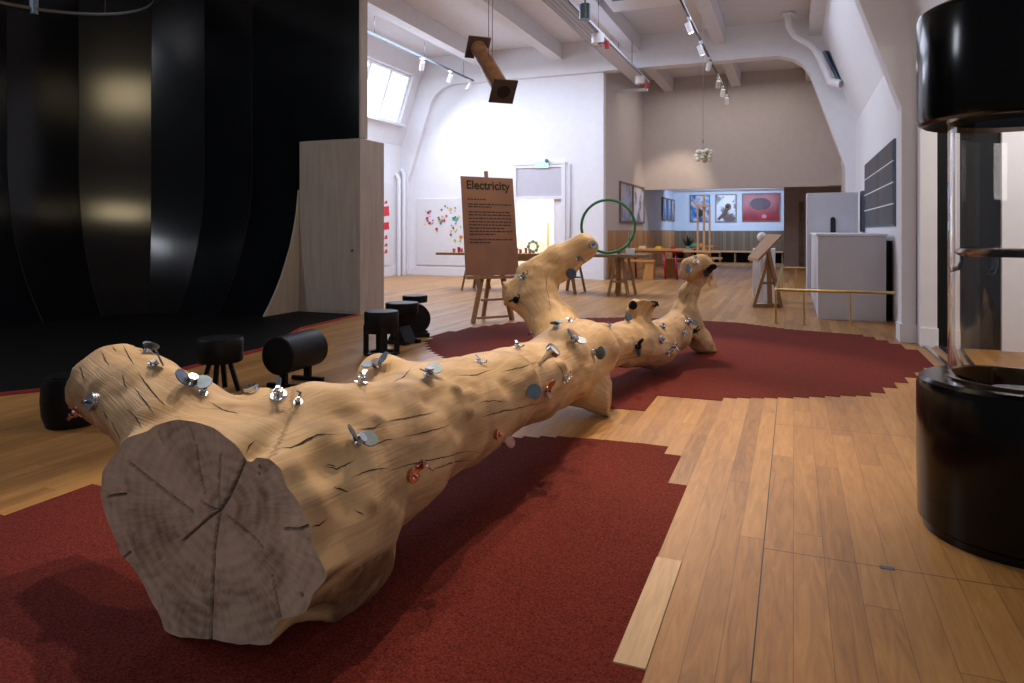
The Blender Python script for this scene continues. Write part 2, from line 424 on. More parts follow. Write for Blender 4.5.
# purlins
for i, x in enumerate((-9.75, -7.67, -5.60, -3.62, -1.61, .46)):
    b = bm_(); box(b, (x-.14, 1.6, 5.6), (x+.14, YT, ZC)); struct('trim_%d' % (i+1), b, M['ceil'])
# right wall
def slopex(z): return XR - .34*(z-3.6)
b = bm_()
box(b, (XR, 8.64, 0), (XR+.15, YT, 3.6))
prism(b, [(XR, 3.6), (XR+.23, 3.6), (slopex(ZC)+.23, ZC), (slopex(ZC), ZC)], 1, 1.6, YT)
box(b, (XR, 1.6, 3.3), (XR+.23, 8.64, 3.6))
struct('wall_right', b, M['white'])
# niche beyond the right wall
b = bm_(); box(b, (1.42, 8.66, 0), (1.98, 8.9, 3.4)); struct('wall_niche_dark', b, M['black'])
b = bm_(); box(b, (1.98, 8.6, 0), (3.6, 8.9, 3.4)); box(b, (3.6, 1.6, 0), (3.7, 8.9, 3.4)); box(b, (XR+.23, 1.6, 3.4), (3.7, 8.9, 3.5)); struct('wall_niche', b, M['white'])
b = bm_(); box(b, (XR+.02, 4.5, 0), (XR+.06, 8.62, .02)); box(b, (XR+.13, 4.5, 0), (XR+.2, 8.62, .03)); struct('trim_7', b, M['steel'])
# pilaster frame on the right at Y 8.87
b = bm_()
prism(b, [(1.12, 0), (1.26, 0), (1.27, 2.7), (1.27, 3.6), (.6, 5.6), (.1, 5.6), (1.12, 2.62)], 1, 8.87, 9.15); struct('trim_8', b, M['white'])
b = bm_(); box(b, (1.10, 8.85, 0), (1.27, 9.17, .2)); box(b, (1.265, 8.58, 0), (1.43, 8.66, .2)); struct('baseboard_right', b, M['white'])
b = bm_(); box(b, (1.265, 8.60, .2), (1.42, 8.66, 3.5)); struct('trim_9', b, M['white'])
# arch at YW
rt = [(-.31, 5.22), (0.0, 5.12), (.2, 4.97), (.35, 4.75), (1.08, 2.6), (1.08, 0)]
lf = [(-8.92-x, z) for x, z in rt]
b = bm_()
o = rt
prism(b, [(-4.46, 5.22)] + rt + [(XR, 0), (XR, 3.6), (slopex(ZC), ZC), (-4.46, ZC)], 1, YW-.15, YW+.2)
prism(b, [(-4.46, 5.22)] + lf + [(XL, 0), (XL, 3.6), (-8.92-slopex(ZC), ZC), (-4.46, ZC)], 1, YW-.15, YW+.2)
struct('trim_10', b, M['white'])
# white end wall with a doorway
DX0, DX1, DZ = -6.78, -5.53, 2.05
b = bm_()
box(b, (XL, YW, 0), (DX0, YW+.2, 5.5)); box(b, (DX1, YW, 0), (XREC, YW+.2, 5.5)); box(b, (DX0, YW, DZ), (DX1, YW+.2, 5.5))
struct('wall_end', b, M['white'])
b = bm_(); box(b, (XL, YW-.02, 0), (DX0-.1, YW, .22)); box(b, (DX1+.1, YW-.02, 0), (XREC, YW, .22)); struct('baseboard_end', b, M['white'])
d = bpy.data.objects.new('door_1', None); COL.objects.link(d); d['kind'] = 'structure'; d.location = (DX0, YW, 0); d['_w'] = 1
b = bm_()
for x in (DX0-.1, DX1): box(b, (x, YW-.05, 0), (x+.1, YW, 2.95))
box(b, (DX0, YW-.05, DZ), (DX1, YW, DZ+.08)); box(b, (DX0-.12, YW-.06, 2.95), (DX1+.12, YW, 3.02)); box(b, (DX0, YW-.045, 2.87), (DX1, YW, 2.95))
obj('door_frame', b, M['white'], d)
b = bm_(); box(b, (DX0, YW-.02, DZ+.08), (DX1, YW-.01, 2.87)); obj('transom_panel', b, M['boxgrey'], d)
b = bm_(); box(b, (-5.76, YW+.02, 0), (-5.53, YW+.07, DZ)); obj('door_leaf', b, M['white'], d)
b = bm_(); box(b, (DX0-.02, YW+.2, 0), (DX0+.0, YW+2.2, 2.6)); box(b, (DX0-.02, YW+2.2, 0), (DX1+.3, YW+2.3, 2.6)); box(b, (DX1+.1, YW+.2, 0), (DX1+.12, YW+2.2, 2.6)); box(b, (DX0, YW+.2, 2.6), (DX1+.2, YW+2.3, 2.7))
struct('wall_passage', b, M['cream'])
b = bm_(); box(b, (-6.35, YW+1.2, 0), (-6.3, YW+1.24, 1.45)); box(b, (-6.42, YW+1.1, 0), (-6.23, YW+1.3, .04))
single('hat_stand', b, M['wood_l'], 'thin pale upright post standing inside the lit doorway', 'post')
# left wall with sloped upper part and window
def lslope(z): return -8.92 - slopex(z)
b = bm_()
box(b, (XL-.23, 9.3, 0), (XL, YW, 3.6))
WY0, WY1, WZ0, WZ1 = 12.8, 16.65, 4.15, 5.45
def lsl(z0, z1, y0, y1): prism(b, [(lslope(z0), z0), (lslope(z0)-.23, z0), (lslope(z1)-.23, z1), (lslope(z1), z1)], 1, y0, y1)
lsl(3.6, WZ0, 9.3, YW); lsl(WZ1, ZC, 9.3, YW); lsl(WZ0, WZ1, 9.3, WY0); lsl(WZ0, WZ1, WY1, YW)
box(b, (XL-.23, 9.3, 3.4), (XL, 9.5, ZC))
struct('wall_left', b, M['white'])
wn = bpy.data.objects.new('window_1', None); COL.objects.link(wn); wn['kind'] = 'structure'; wn.location = (lslope(WZ0), WY0, WZ0); wn['_w'] = 1
b = bm_()
def wbar(y0, z0, y1, z1, w): beam(b, (lslope(z0)-.12, y0, z0), (lslope(z1)-.12, y1, z1), w, .06, up=Vector((1, 0, .3)))
for y in (WY0, 13.8, 14.75, 15.7, WY1): wbar(y, WZ0, y, WZ1, .09 if y in (WY0, 14.75, WY1) else .06)
for z in (WZ0+.02, WZ1-.02): wbar(WY0, z, WY1, z, .08)
obj('window_frame', b, M['white'], wn)
b = bm_(); box(b, (lslope(WZ0)-.05, WY0-.05, WZ0-.08), (lslope(WZ0)+.14, WY1+.08, WZ0-.01)); obj('window_sill', b, M['white'], wn)
b = bm_(); hexa(b, [(lslope(WZ0)-.13, WY0, WZ0), (lslope(WZ0)-.13, WY1, WZ0), (lslope(WZ1)-.13, WY1, WZ1), (lslope(WZ1)-.13, WY0, WZ1)],
     [(lslope(WZ0)-.14, WY0, WZ0), (lslope(WZ0)-.14, WY1, WZ0), (lslope(WZ1)-.14, WY1, WZ1), (lslope(WZ1)-.14, WY0, WZ1)])
obj('pane', b, M['skypane'], wn)
b = bm_(); box(b, (XL, 9.5, 0), (XL+.02, YW, .25)); struct('baseboard_left', b, M['white'])
# recess walls
b = bm_(); box(b, (XREC-.2, YW+.2, 0), (XREC, YT, ZC)); struct('wall_recess_side', b, M['beige'])
b = bm_(); box(b, (XREC-.01, YT, 2.52), (XR, YT+.25, ZC)); prism(b, [(.95, 2.52), (XR, 2.52), (XR, 3.1)], 1, YT-.3, YT); struct('wall_recess', b, M['beige'])
b = bm_(); box(b, (XREC, YT+.25, 2.75), (XR, YB, 2.85)); struct('ceiling_back', b, M['white'])
M['blueish'] = mat('pale_blue_wall', (.60, .68, .80), .6, var=.03)
b = bm_(); box(b, (XREC-.2, YT, 0), (XREC, YB, 2.75)); struct('wall_back_side', b, M['blueish'])
b = bm_(); box(b, (XREC, YB, 0), (0.2, YB+.2, 2.75)); struct('wall_back', b, M['blueish'])
b = bm_(); box(b, (-.30, 25.5, 0), (XR+.2, 28.5, 2.75)); struct('wall_brown', b, M['brown_wall'])
b = bm_(); box(b, (.17, 25.46, 0), (.32, 25.5, 2.2)); struct('door_2', b, M['wood_d'])
b = bm_(); box(b, (XREC, YW+.45, .03), (XREC+.03, YB, 1.24)); struct('trim_11', b, M['wains'])
b = bm_(); box(b, (XREC+.03, YB-.03, .03), (-.3, YB, 1.22)); struct('trim_12', b, M['wains2'])
# wooden wall piece under whiteboard, pipes etc
b = bm_(); box(b, (XREC-.22, YW-.03, 0), (XREC+.015, YW+.2, 5.2)); struct('trim_13', b, M['white'])

# dim world fill entering through the open rear of the hall
w = bpy.data.worlds.new('world'); SC.world = w; w.use_nodes = True
bg = w.node_tree.nodes['Background']; bg.inputs[0].default_value = (.80, .84, 1, 1); bg.inputs[1].default_value = .09

# ------------------------------------------------------------------ carpet of red rubber cut along the planks
def carpet(name, px, label, z=.004):
    poly = [FL(*p) for p in px]
    xs = [p.x for p in poly]
    b = bm_()
    k0, k1 = math.floor((min(xs)+PW)/PWL), math.ceil((max(xs)+PW)/PW)
    for k in range(k0, k1):
        x0_, x1_ = plank(k), plank(k+1); xc = (x0_+x1_)/2; ys = []
        for i in range(len(poly)):
            a, c = poly[i], poly[(i+1) % len(poly)]
            if (a.x-xc)*(c.x-xc) < 0: ys.append(a.y + (c.y-a.y)*(xc-a.x)/(c.x-a.x))
        ys.sort()
        for a, c in zip(ys[::2], ys[1::2]): box(b, (x0_, a, -.02), (x1_, c, z))
    bmesh.ops.remove_doubles(b, verts=b.verts, dist=.0002)
    return single(name, b, M['carpet'], label, 'carpet')
near = [(-400, 640), (0, 514), (82, 486), (107, 486), (300, 452), (500, 438), (560, 437), (600, 440), (643, 444), (667, 447), (664, 454), (680, 456.5),
        (674, 470), (668, 483), (686, 486.5), (671, 522), (656, 558), (634, 610), (613, 664), (640, 671), (620, 720), (560, 900), (100, 1500), (-900, 1500)]
far = [(425, 340), (445, 333), (470, 328), (520, 322), (590, 318), (640, 317.5), (740, 323), (790, 329.6), (861, 335), (895, 344), (912, 350), (930, 368), (905, 381),
       (883, 391), (868, 396), (840, 396), (825, 397), (780, 398), (725, 398), (722, 401), (661, 396), (644, 411), (604, 408), (560, 405), (500, 382), (467, 362), (445, 358), (430, 350)]
carpet('rubber_carpet', near, 'dark red rubber floor inlay with stepped plank edges under the log end')
carpet('rubber_carpet', far, 'red rubber floor inlay under the far branches, before the tables')
b = bm_()
q = [FL(656.5, 558), FL(680, 561), FL(645, 671), FL(612.7, 663)]
x0 = plank(-4); x1 = plank(-3)
box(b, (x0, q[3].y, -.01), (x1, q[0].y, .0055)); single('floor_board', b, mat('pale_new_oak', (.56, .37, .20), .5, var=.14, scale=3, stretch=(18, 1.5, 1)), 'single paler floorboard let in at the edge of the near carpet', 'floorboard')
b = bm_(); p = FL(887, 568); box(b, (p.x-.025, p.y-.012, -.01), (p.x+.025, p.y+.012, .002)); o = single('floor_plate', b, M['steel_d'], 'tiny metal floor plate in the planks left of the black column', 'plate')

# ------------------------------------------------------------------ the log (signed distance field -> mesh)
def seg(a, bb, r0, r1): return (cw(*a), cw(*bb), r0, r1)
chains = [
 ('trunk', [((-.74,2.4,.37),.29), ((-.55,2.7,.37),.27), ((-.37,3.1,.40),.262), ((-.12,3.6,.39),.232), ((.1,4.05,.37),.212), ((.3,4.5,.37),.215), ((.47,4.95,.38),.235)]),
 ('foot', [((.40,4.88,.32),.20), ((.46,4.80,.20),.155), ((.665,4.72,.11),.105)]),
 ('trunk', [((.47,4.95,.38),.2), ((.66,5.3,.36),.175), ((.92,5.75,.32),.178), ((1.22,6.15,.25),.20), ((1.5,6.6,.27),.175), ((1.72,6.95,.34),.14)]),
 ('leg', [((1.70,6.95,.32),.14), ((1.92,7.1,.13),.115), ((2.06,7.2,.0),.05)]),
 ('stub', [((1.06,5.95,.33),.14), ((1.08,6.0,.52),.10), ((1.14,6.0,.64),.115)]),
 ('branch_two', [((1.70,6.95,.40),.125), ((1.76,7.0,.60),.092), ((1.87,7.0,.76),.075), ((1.90,6.95,.88),.082), ((1.88,6.9,.93),.075)]),
 ('ball', [((1.86,6.95,.93),.045), ((1.735,6.9,.89),.08), ((1.73,6.9,.85),.083)]),
 ('branch_one', [((.40,5.1,.36),.22), ((.34,5.45,.50),.19), ((.19,5.7,.68),.180), ((.20,5.8,.84),.165), ((.38,5.85,.98),.138), ((.61,5.85,1.10),.112)]),
 ('stub_two', [((.20,5.75,.745),.10), ((-.07,5.72,.73),.095)]),
 ('limb', [((-.85,2.35,.44),.24), ((-1.13,2.42,.52),.185), ((-1.365,2.58,.612),.153), ((-1.605,2.78,.67),.163)]),
]
knobs = [((-.60,3.25,.56),.12), ((-.93,2.62,.58),.09), ((-.42,2.75,.36),.16), ((.0,3.5,.50),.09), ((.30,4.45,.50),.12), ((.62,4.85,.42),.12), ((-.72,2.45,.55),.15), ((.47,5.6,.52),.05), ((-.60,2.34,.20),.215)]
cuts = {'foot': 1, 'limb': 1, 'stub': 1, 'stub_two': 1}
VX = .012
LO = Vector((-2.95, 1.40, -.03)); HI = Vector((-.45, 7.75, 1.30))
nx, ny, nz = [int((HI[i]-LO[i])/VX)+1 for i in range(3)]
S = np.full((nx, ny, nz), .3, np.float32)
ax = [LO[i]+VX*np.arange(n, dtype=np.float32) for i, n in enumerate((nx, ny, nz))]
def region(lo, hi, pad):
    sl = []
    for i in range(3):
        a = max(0, int((lo[i]-pad-LO[i])/VX)); c = min((nx, ny, nz)[i], int((hi[i]+pad-LO[i])/VX)+1); sl.append(slice(a, c))
    g = np.meshgrid(ax[0][sl[0]], ax[1][sl[1]], ax[2][sl[2]], indexing='ij')
    return tuple(sl), g
def smin(a, c, k):
    h = np.clip(.5+.5*(c-a)/k, 0, 1); return c*(1-h)+a*h - k*h*(1-h)
def cone(g, A, B, r0, r1):
    ba = B-A; L2 = ba.dot(ba)
    px, py, pz = g[0]-A.x, g[1]-A.y, g[2]-A.z
    t = np.clip((px*ba.x+py*ba.y+pz*ba.z)/L2, 0, 1)
    d = np.sqrt((px-t*ba.x)**2+(py-t*ba.y)**2+(pz-t*ba.z)**2)
    return d-(r0+(r1-r0)*t)
axes = []
for name, ch in chains:
    pts = [cw(*c) for c, r in ch]; rs = [r for c, r in ch]
    lo = [min(p[i]-r for p, r in zip(pts, rs)) for i in range(3)]; hi = [max(p[i]+r for p, r in zip(pts, rs)) for i in range(3)]
    sl, g = region(lo, hi, .15)
    d = None
    for i in range(len(pts)-1):
        c = cone(g, pts[i], pts[i+1], rs[i], rs[i+1]); d = c if d is None else smin(d, c, .05)
        axes.append((pts[i], pts[i+1], rs[i], rs[i+1], name))
    if name in cuts:
        n = (pts[-1]-pts[-2]).normalized()
        if name == 'stub': n = (Vector((0, 0, 1))+cw(.3, .1, 0)).normalized()
        if name == 'foot': n = cw(1, -.25, -.15).normalized()
        q = pts[-1]
        pl = (g[0]-q.x)*n.x+(g[1]-q.y)*n.y+(g[2]-q.z)*n.z
        d = -smin(-d, -pl, .012)
    S[sl] = smin(S[sl], d, .09)
for c, r in knobs:
    p = cw(*c); sl, g = region(p-Vector((r,)*3), p+Vector((r,)*3), .15)
    S[sl] = smin(S[sl], cone(g, p, p+Vector((.001, 0, 0)), r, r), .12)
# front block: the outline of the sawn end, carried back along the trunk
Pf = cw(-.83, 2.08, 0); Nf = Vector((.0775, -.997, 0)).normalized(); Uf = Vector((.997, .0775, 0)).normalized()
def face_uv(px, py):
    t = (px-CX)/F; D = 1.735/(.3*t+.954); p = P(px, py, D); return ((p-Pf).dot(Uf), p.z)
outline = [(106,476),(115,466),(126,459),(138,441),(155.5,426),(178,421),(199,423.5),(220,432),(234.5,442),(245,454.5),(249,459),(256,454),(270,457),(279,467),(285,487),(298,504),(306,522),(313,546),(322,566),(327,578),(311,592),(303,611),(278,620),(273,645),(241.6,652),(210,641),(168,627),(161,610),(143,582),(119,553),(110,522),(105,497)]
OU = [face_uv(*p) for p in outline]
lo = Pf+Vector((-.5, -.1, 0)); hi = Pf+Vector((.6, 1.0, .8)); lo.z = -.03
sl, g = region(lo, hi, .0)
gx, gy = g[0]-Pf.x, g[1]-Pf.y
U = gx*Uf.x+gy*Uf.y; Wd = -(gx*Nf.x+gy*Nf.y); V = g[2]
axd = (cw(-.37,3.1,0)-cw(-.83,2.08,0)); sh = axd.dot(Uf)/(-axd.dot(Nf))
Us = U-sh*np.clip(Wd, 0, 2)
dd = np.full(U.shape, 1e9, np.float32); sgn = np.ones(U.shape, np.float32)
n = len(OU)
for i in range(n):
    a, c = OU[i], OU[(i+1) % n]
    ex, ey = c[0]-a[0], c[1]-a[1]; wx, wy = Us-a[0], V-a[1]
    t = np.clip((wx*ex+wy*ey)/(ex*ex+ey*ey), 0, 1)
    dd = np.minimum(dd, (wx-ex*t)**2+(wy-ey*t)**2)
    c1 = V >= a[1]; c2 = V < c[1]; c3 = ex*wy > ey*wx
    fl = (c1 & c2 & c3) | (~c1 & ~c2 & ~c3); sgn = np.where(fl, -sgn, sgn)
d = sgn*np.sqrt(dd) + .05*np.clip(Wd, 0, 2)+.36*np.clip(Wd, 0, 2)**2.2
d = np.maximum(d, Wd-.8); 
S[sl] = smin(S[sl], d, .10)
# knobbly surface
rng = np.random.RandomState(3)
def vnoise(freq, seed, stretch=(1, 1, 1)):
    rr = np.random.RandomState(seed)
    idx = []; fr = []
    for i in range(3):
        q = (ax[i]-LO[i])*freq*stretch[i]; k = np.floor(q).astype(int); f = q-k; idx.append(k); fr.append((f*f*(3-2*f)).astype(np.float32))
    L = rr.rand(idx[0][-1]+2, idx[1][-1]+2, idx[2][-1]+2).astype(np.float32)
    A = L[idx[0]]*(1-fr[0])[:, None, None]+L[idx[0]+1]*fr[0][:, None, None]
    A = A[:, idx[1]]*(1-fr[1])[None, :, None]+A[:, idx[1]+1]*fr[1][None, :, None]
    A = A[:, :, idx[2]]*(1-fr[2])[None, None, :]+A[:, :, idx[2]+1]*fr[2][None, None, :]
    return A-.5
S += .050*vnoise(4.2, 1, (1, .6, 1)) + .026*vnoise(10, 2, (1, .6, 1)) + .010*vnoise(24, 4, (1, .5, 1))
# old saw cut slicing the lower right corner of the butt
FN = cw(.75, -.45, -.48).normalized(); FA = P(326, 578, 1.985); FCc = cw(-.46, 2.26, .12)
sl, g = region(FCc-Vector((.45,)*3), FCc+Vector((.45,)*3), .0)
pl = (g[0]-FA.x)*FN.x+(g[1]-FA.y)*FN.y+(g[2]-FA.z)*FN.z
ds = np.sqrt((g[0]-FCc.x)**2+(g[1]-FCc.y)**2+(g[2]-FCc.z)**2)-.42
S[sl] = np.maximum(S[sl], -np.maximum(-pl, ds))
S = np.maximum(S, (.005-ax[2])[None, None, :])            # stands flat on the floor
import openvdb
gr = openvdb.FloatGrid(.3); gr.copyFromArray(np.ascontiguousarray(np.clip(S, -.3, .3)), tolerance=.0)
pts, quads = gr.convertToQuads(isovalue=0.0)
pts = pts*VX + np.array(LO)
del S
bm = bm_(); vs = [bm.verts.new(p) for p in pts.tolist()]
for qd in quads.tolist():
    try: bm.faces.new([vs[i] for i in qd[::-1]])
    except ValueError: pass
bmesh.ops.smooth_vert(bm, verts=bm.verts, factor=.5, use_axis_x=True, use_axis_y=True, use_axis_z=True)
# keep the largest shell, saw the end
r = bmesh.ops.bisect_plane(bm, geom=bm.verts[:]+bm.edges[:]+bm.faces[:], dist=1e-5, plane_co=Pf, plane_no=Nf, clear_outer=True, clear_inner=False)
bm.verts.ensure_lookup_table()
edge = [e for e in bm.edges if e.is_boundary and all(abs((v.co-Pf).dot(Nf)) < 1e-3 for v in e.verts)]
adj = {}
for e in edge:
    a, c = e.verts; adj.setdefault(a, []).append(c); adj.setdefault(c, []).append(a)
loops = []; seen = set()
for s in adj:
    if s in seen: continue
    L_ = [s]; seen.add(s); cur = s
    while True:
        nx_ = [v for v in adj[cur] if v not in seen]
        if not nx_: break
        cur = nx_[0]; seen.add(cur); L_.append(cur)
    loops.append(L_)
loops.sort(key=len); loop = [v.co.copy() for v in loops[-1]]
for v in bm.verts:
    if abs((v.co-Pf).dot(Nf)) < 1e-3: pass
for f in bm.faces: f.smooth = True
me = bpy.data.meshes.new('trunk'); bm.to_mesh(me); bm.free()
# orientation check
co = np.empty(len(me.vertices)*3); me.vertices.foreach_get('co', co); co = co.reshape(-1, 3)
# grain coordinates: along and around the nearest limb
best = np.full(len(co), 1e9); G = np.zeros((len(co), 3)); acc = 0
for (A, B, r0, r1, nm) in axes:
    A_, B_ = np.array(A), np.array(B); ba = B_-A_; Ls = np.linalg.norm(ba)
    t = np.clip(((co-A_)@ba)/(Ls*Ls), 0, 1); q = co-(A_+t[:, None]*ba)
    d = np.linalg.norm(q, axis=1)-(r0+(r1-r0)*t)
    zz = ba/Ls; up = np.array([0, 0, 1.]); 
    if abs(zz[2]) > .85: up = np.array([0, 1., 0])
    xx = np.cross(up, zz); xx /= np.linalg.norm(xx); yy = np.cross(zz, xx)
    ang = np.arctan2(q@xx, q@yy)
    g_ = np.stack([acc+t*Ls, ang*.22, np.zeros(len(co))], 1)
    m_ = d < best; G[m_] = g_[m_]; best[m_] = d[m_]; acc += Ls
at = me.attributes.new('grain', 'FLOAT_VECTOR', 'POINT'); at.data.foreach_set('vector', G.astype(np.float32).ravel())
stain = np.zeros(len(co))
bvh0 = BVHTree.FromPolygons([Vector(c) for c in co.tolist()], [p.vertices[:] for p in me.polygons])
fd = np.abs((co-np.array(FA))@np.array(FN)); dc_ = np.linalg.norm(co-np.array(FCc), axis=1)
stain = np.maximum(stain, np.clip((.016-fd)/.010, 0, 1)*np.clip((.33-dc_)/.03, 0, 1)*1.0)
O_ = Vector((0, 0, H))
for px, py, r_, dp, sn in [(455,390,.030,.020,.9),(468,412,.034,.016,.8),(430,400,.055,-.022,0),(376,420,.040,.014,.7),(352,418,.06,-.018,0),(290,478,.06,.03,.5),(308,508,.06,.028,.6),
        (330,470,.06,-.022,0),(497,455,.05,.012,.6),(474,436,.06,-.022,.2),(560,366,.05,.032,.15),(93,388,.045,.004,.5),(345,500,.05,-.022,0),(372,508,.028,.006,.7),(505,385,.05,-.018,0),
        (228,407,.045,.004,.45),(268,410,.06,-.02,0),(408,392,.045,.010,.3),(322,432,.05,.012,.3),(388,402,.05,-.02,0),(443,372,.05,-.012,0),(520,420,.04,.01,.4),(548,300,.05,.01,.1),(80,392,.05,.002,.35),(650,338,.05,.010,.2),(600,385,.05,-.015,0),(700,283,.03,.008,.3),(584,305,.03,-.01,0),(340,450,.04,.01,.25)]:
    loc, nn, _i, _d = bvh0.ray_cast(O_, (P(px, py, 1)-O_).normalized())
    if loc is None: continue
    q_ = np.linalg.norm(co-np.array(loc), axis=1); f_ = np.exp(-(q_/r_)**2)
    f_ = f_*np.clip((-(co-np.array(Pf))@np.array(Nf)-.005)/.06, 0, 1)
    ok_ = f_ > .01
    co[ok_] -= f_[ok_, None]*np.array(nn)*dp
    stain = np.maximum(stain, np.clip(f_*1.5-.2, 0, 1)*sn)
me.vertices.foreach_set('co', co.ravel()); me.update()
at = me.attributes.new('stain', 'FLOAT', 'POINT'); at.data.foreach_set('value', stain.astype(np.float32))
me.materials.append(M['log'])
org = Vector((-1.5, 3.0, 0))
log = thing('fallen_tree_log', 'huge pale debarked tree trunk with forked branches lying on the red floor inlay', 'log', org, world=True)
bvh = BVHTree.FromPolygons([Vector(c) for c in co.tolist()], [p.vertices[:] for p in me.polygons])
# drying cracks: dark slivers following the surface, in the trunk mesh
lines = [[(108,341),(117,352)],[(99,347),(103,355),(110,367)],[(78,361),(82,372),(85,383)],[(123,346),(128,355),(134,365)],[(137,370),(145,382),(155,395),(166,407)],[(134,387),(143,399),(155,415)],
 [(128,409),(136,418),(143,430)],[(103,410),(108,421)],[(111,421),(121,440)],[(122,374),(127,390)],[(285,450),(299,444),(317,435),(338,434)],[(322,465),(336,469),(350,463),(356,460)],
 [(369,447),(383,441),(397,438)],[(402,437),(420,434),(444,427),(453,422)],[(383,473),(402,467),(420,462),(444,457),(467,451),(484,453)],[(381,422),(397,420),(411,417),(430,414),(439,410)],
 [(480,417),(496,413),(514,408)],[(458,376),(477,375),(491,370)],[(392,383),(406,375),(411,367)],[(479,402),(493,401),(505,402)],[(355,430),(374,428),(382,423)],[(299,530),(319,525),(329,518)],
 [(326,464),(336,467)],[(333,487),(349,492)],[(354,510),(364,515)],[(278,448),(291,448),(308,441),(319,434)],[(487,415),(519,408),(547,401)],[(552,358),(562,371),(567,386)],[(600,352),(597,365),(594,378)],
 [(500,372),(520,368),(538,362)],[(612,362),(640,356),(655,352)],[(246,454),(249,446),(256,440)],[(350,478),(372,470),(390,468)],[(549,268),(546,285),(551,310)],[(690,292),(684,302)],[(430,470),(455,462),(475,459)],[(210,402),(222,410),(240,414)]]
V0 = len(me.vertices); nv, nf = [], []
for ln in lines:
    k = []
    for a_, c_ in zip(ln[:-1], ln[1:]):
        m_ = max(2, int(math.hypot(c_[0]-a_[0], c_[1]-a_[1])/3))
        for j in range(m_): k.append((a_[0]+(c_[0]-a_[0])*j/m_, a_[1]+(c_[1]-a_[1])*j/m_))
    k.append(ln[-1]); hits = []
    for j, (x_, y_) in enumerate(k):
        x_ += random.uniform(-.5, .5); y_ += random.uniform(-.5, .5)
        loc, nn, _i, _d = bvh.ray_cast(O_, (P(x_, y_, 1)-O_).normalized())
        if loc is not None: hits.append((loc, nn if nn.dot(loc-O_) < 0 else -nn))
    if len(hits) < 3: continue
    n_ = len(hits)
    for j, (loc, nn) in enumerate(hits):
        tg = (hits[min(j+1, n_-1)][0]-hits[max(j-1, 0)][0]).normalized(); sd = nn.cross(tg).normalized()
        w_ = .0023*math.sin(PI*(j+.15)/(n_-.7))*random.uniform(.7, 1.15)
        nv += [loc+sd*w_+nn*.0012, loc-sd*w_+nn*.0012]
        if j: b0 = V0+len(nv)-4; nf.append((b0, b0+1, b0+3, b0+2))
bm = bmesh.new(); bm.from_mesh(me); bm.verts.ensure_lookup_table()
vv = [bm.verts.new(p) for p in nv]
for f in nf:
    ff = bm.faces.new([vv[i-V0] for i in f]); ff.material_index = 1
bm.to_mesh(me); bm.free(); me.materials.append(M['crackdark'])
for v in me.vertices: v.co -= org
tr = bpy.data.objects.new('trunk', me); COL.objects.link(tr); tr.parent = log
# sawn face with real cracks
uv = [((p-Pf).dot(Uf), p.z) for p in loop]
pith = face_uv(219, 511)
cracks = [([(219,511),(214,545),(212,580),(211,612),(210,645)], .0052), ([(219,511),(228,497),(236,480),(241,468),(246,455)], .0045),
          ([(128,462),(150,480),(172,497),(192,512)], .0042), ([(182,541),(196,529),(208,518),(217,512)], .0022), ([(228,517),(238,525),(250,534),(262,547)], .0026),
          ([(219,511),(218,490),(220,455)], .0018), ([(201,502),(210,508),(219,511)], .0026), ([(106,497),(118,495),(126,494)], .002), ([(284,529),(300,529),(312,524),(328,516)], .002),
          ([(196,446),(199,470),(204,492)], .0026), ([(272,576),(276,600),(280,616)], .002), ([(158,432),(163,445)], .002), ([(190,428),(194,440)],.0015), ([(160,595),(163,606)],.002), ([(120,560),(130,552)],.0016)]
CR = [([face_uv(*p) for p in c], w) for c, w in cracks]
pits = [(face_uv(259, 467), .007), (face_uv(258.5, 474), .006), (face_uv(301, 595), .009)]
gs = .0034
us = [p[0] for p in uv]; vs_ = [p[1] for p in uv]
gu, gv = np.meshgrid(np.arange(min(us), max(us), gs), np.arange(min(vs_), max(vs_), gs))
gp = np.stack([gu.ravel(), gv.ravel()], 1); gp += rng.uniform(-.0006, .0006, gp.shape)
def inside(pp, poly):
    ins = np.zeros(len(pp), bool); n = len(poly)
    for i in range(n):
        a, c = poly[i], poly[(i+1) % n]
        cnd = ((a[1] > pp[:, 1]) != (c[1] > pp[:, 1]))
        with np.errstate(divide='ignore', invalid='ignore'):
            xi = (c[0]-a[0])*(pp[:, 1]-a[1])/(c[1]-a[1])+a[0]
        ins ^= cnd & (pp[:, 0] < xi)
    return ins
def distpoly(pp, poly, closed=True):
    d = np.full(len(pp), 1e9); n = len(poly)
    for i in range(n if closed else n-1):
        a, c = np.array(poly[i]), np.array(poly[(i+1) % n]); e = c-a
        t = np.clip(((pp-a)@e)/max(e@e, 1e-12), 0, 1); d = np.minimum(d, np.linalg.norm(pp-(a+t[:, None]*e), axis=1))
    return d
keep = inside(gp, uv) & (distpoly(gp, uv) > .003); gp = gp[keep]
allp = [Vector(p) for p in uv] + [Vector(p) for p in gp.tolist()]
nb = len(uv)
res = delaunay_2d_cdt(allp, [(i, (i+1) % nb) for i in range(nb)], [], 1, 1e-6)
V2 = np.array([(v.x, v.y) for v in res[0]])
dep = np.zeros(len(V2)); msk = np.zeros(len(V2))
eps = .0028
for c, w in CR:
    w *= .85
    d = distpoly(V2, c, False)
    h = np.clip((w+eps-d)/eps, 0, 1); dep = np.maximum(dep, h*.025); msk = np.maximum(msk, np.clip((w+.0012-d)/.0016, 0, 1))
for c, w in pits:
    d = np.linalg.norm(V2-np.array(c), axis=1); h = np.clip((w-d)/w*1.5, 0, 1); dep = np.maximum(dep, h*.012); msk = np.maximum(msk, h*.8)
bd = distpoly(V2, uv) ; dep = np.where(bd < .001, 0, dep)
pos = np.array(Pf)[None, :]*np.array([1, 1, 0]) + V2[:, :1]*np.array(Uf)[None] + V2[:, 1:]*np.array([[0, 0, 1.]]) - dep[:, None]*np.array(Nf)[None] - np.array(org)
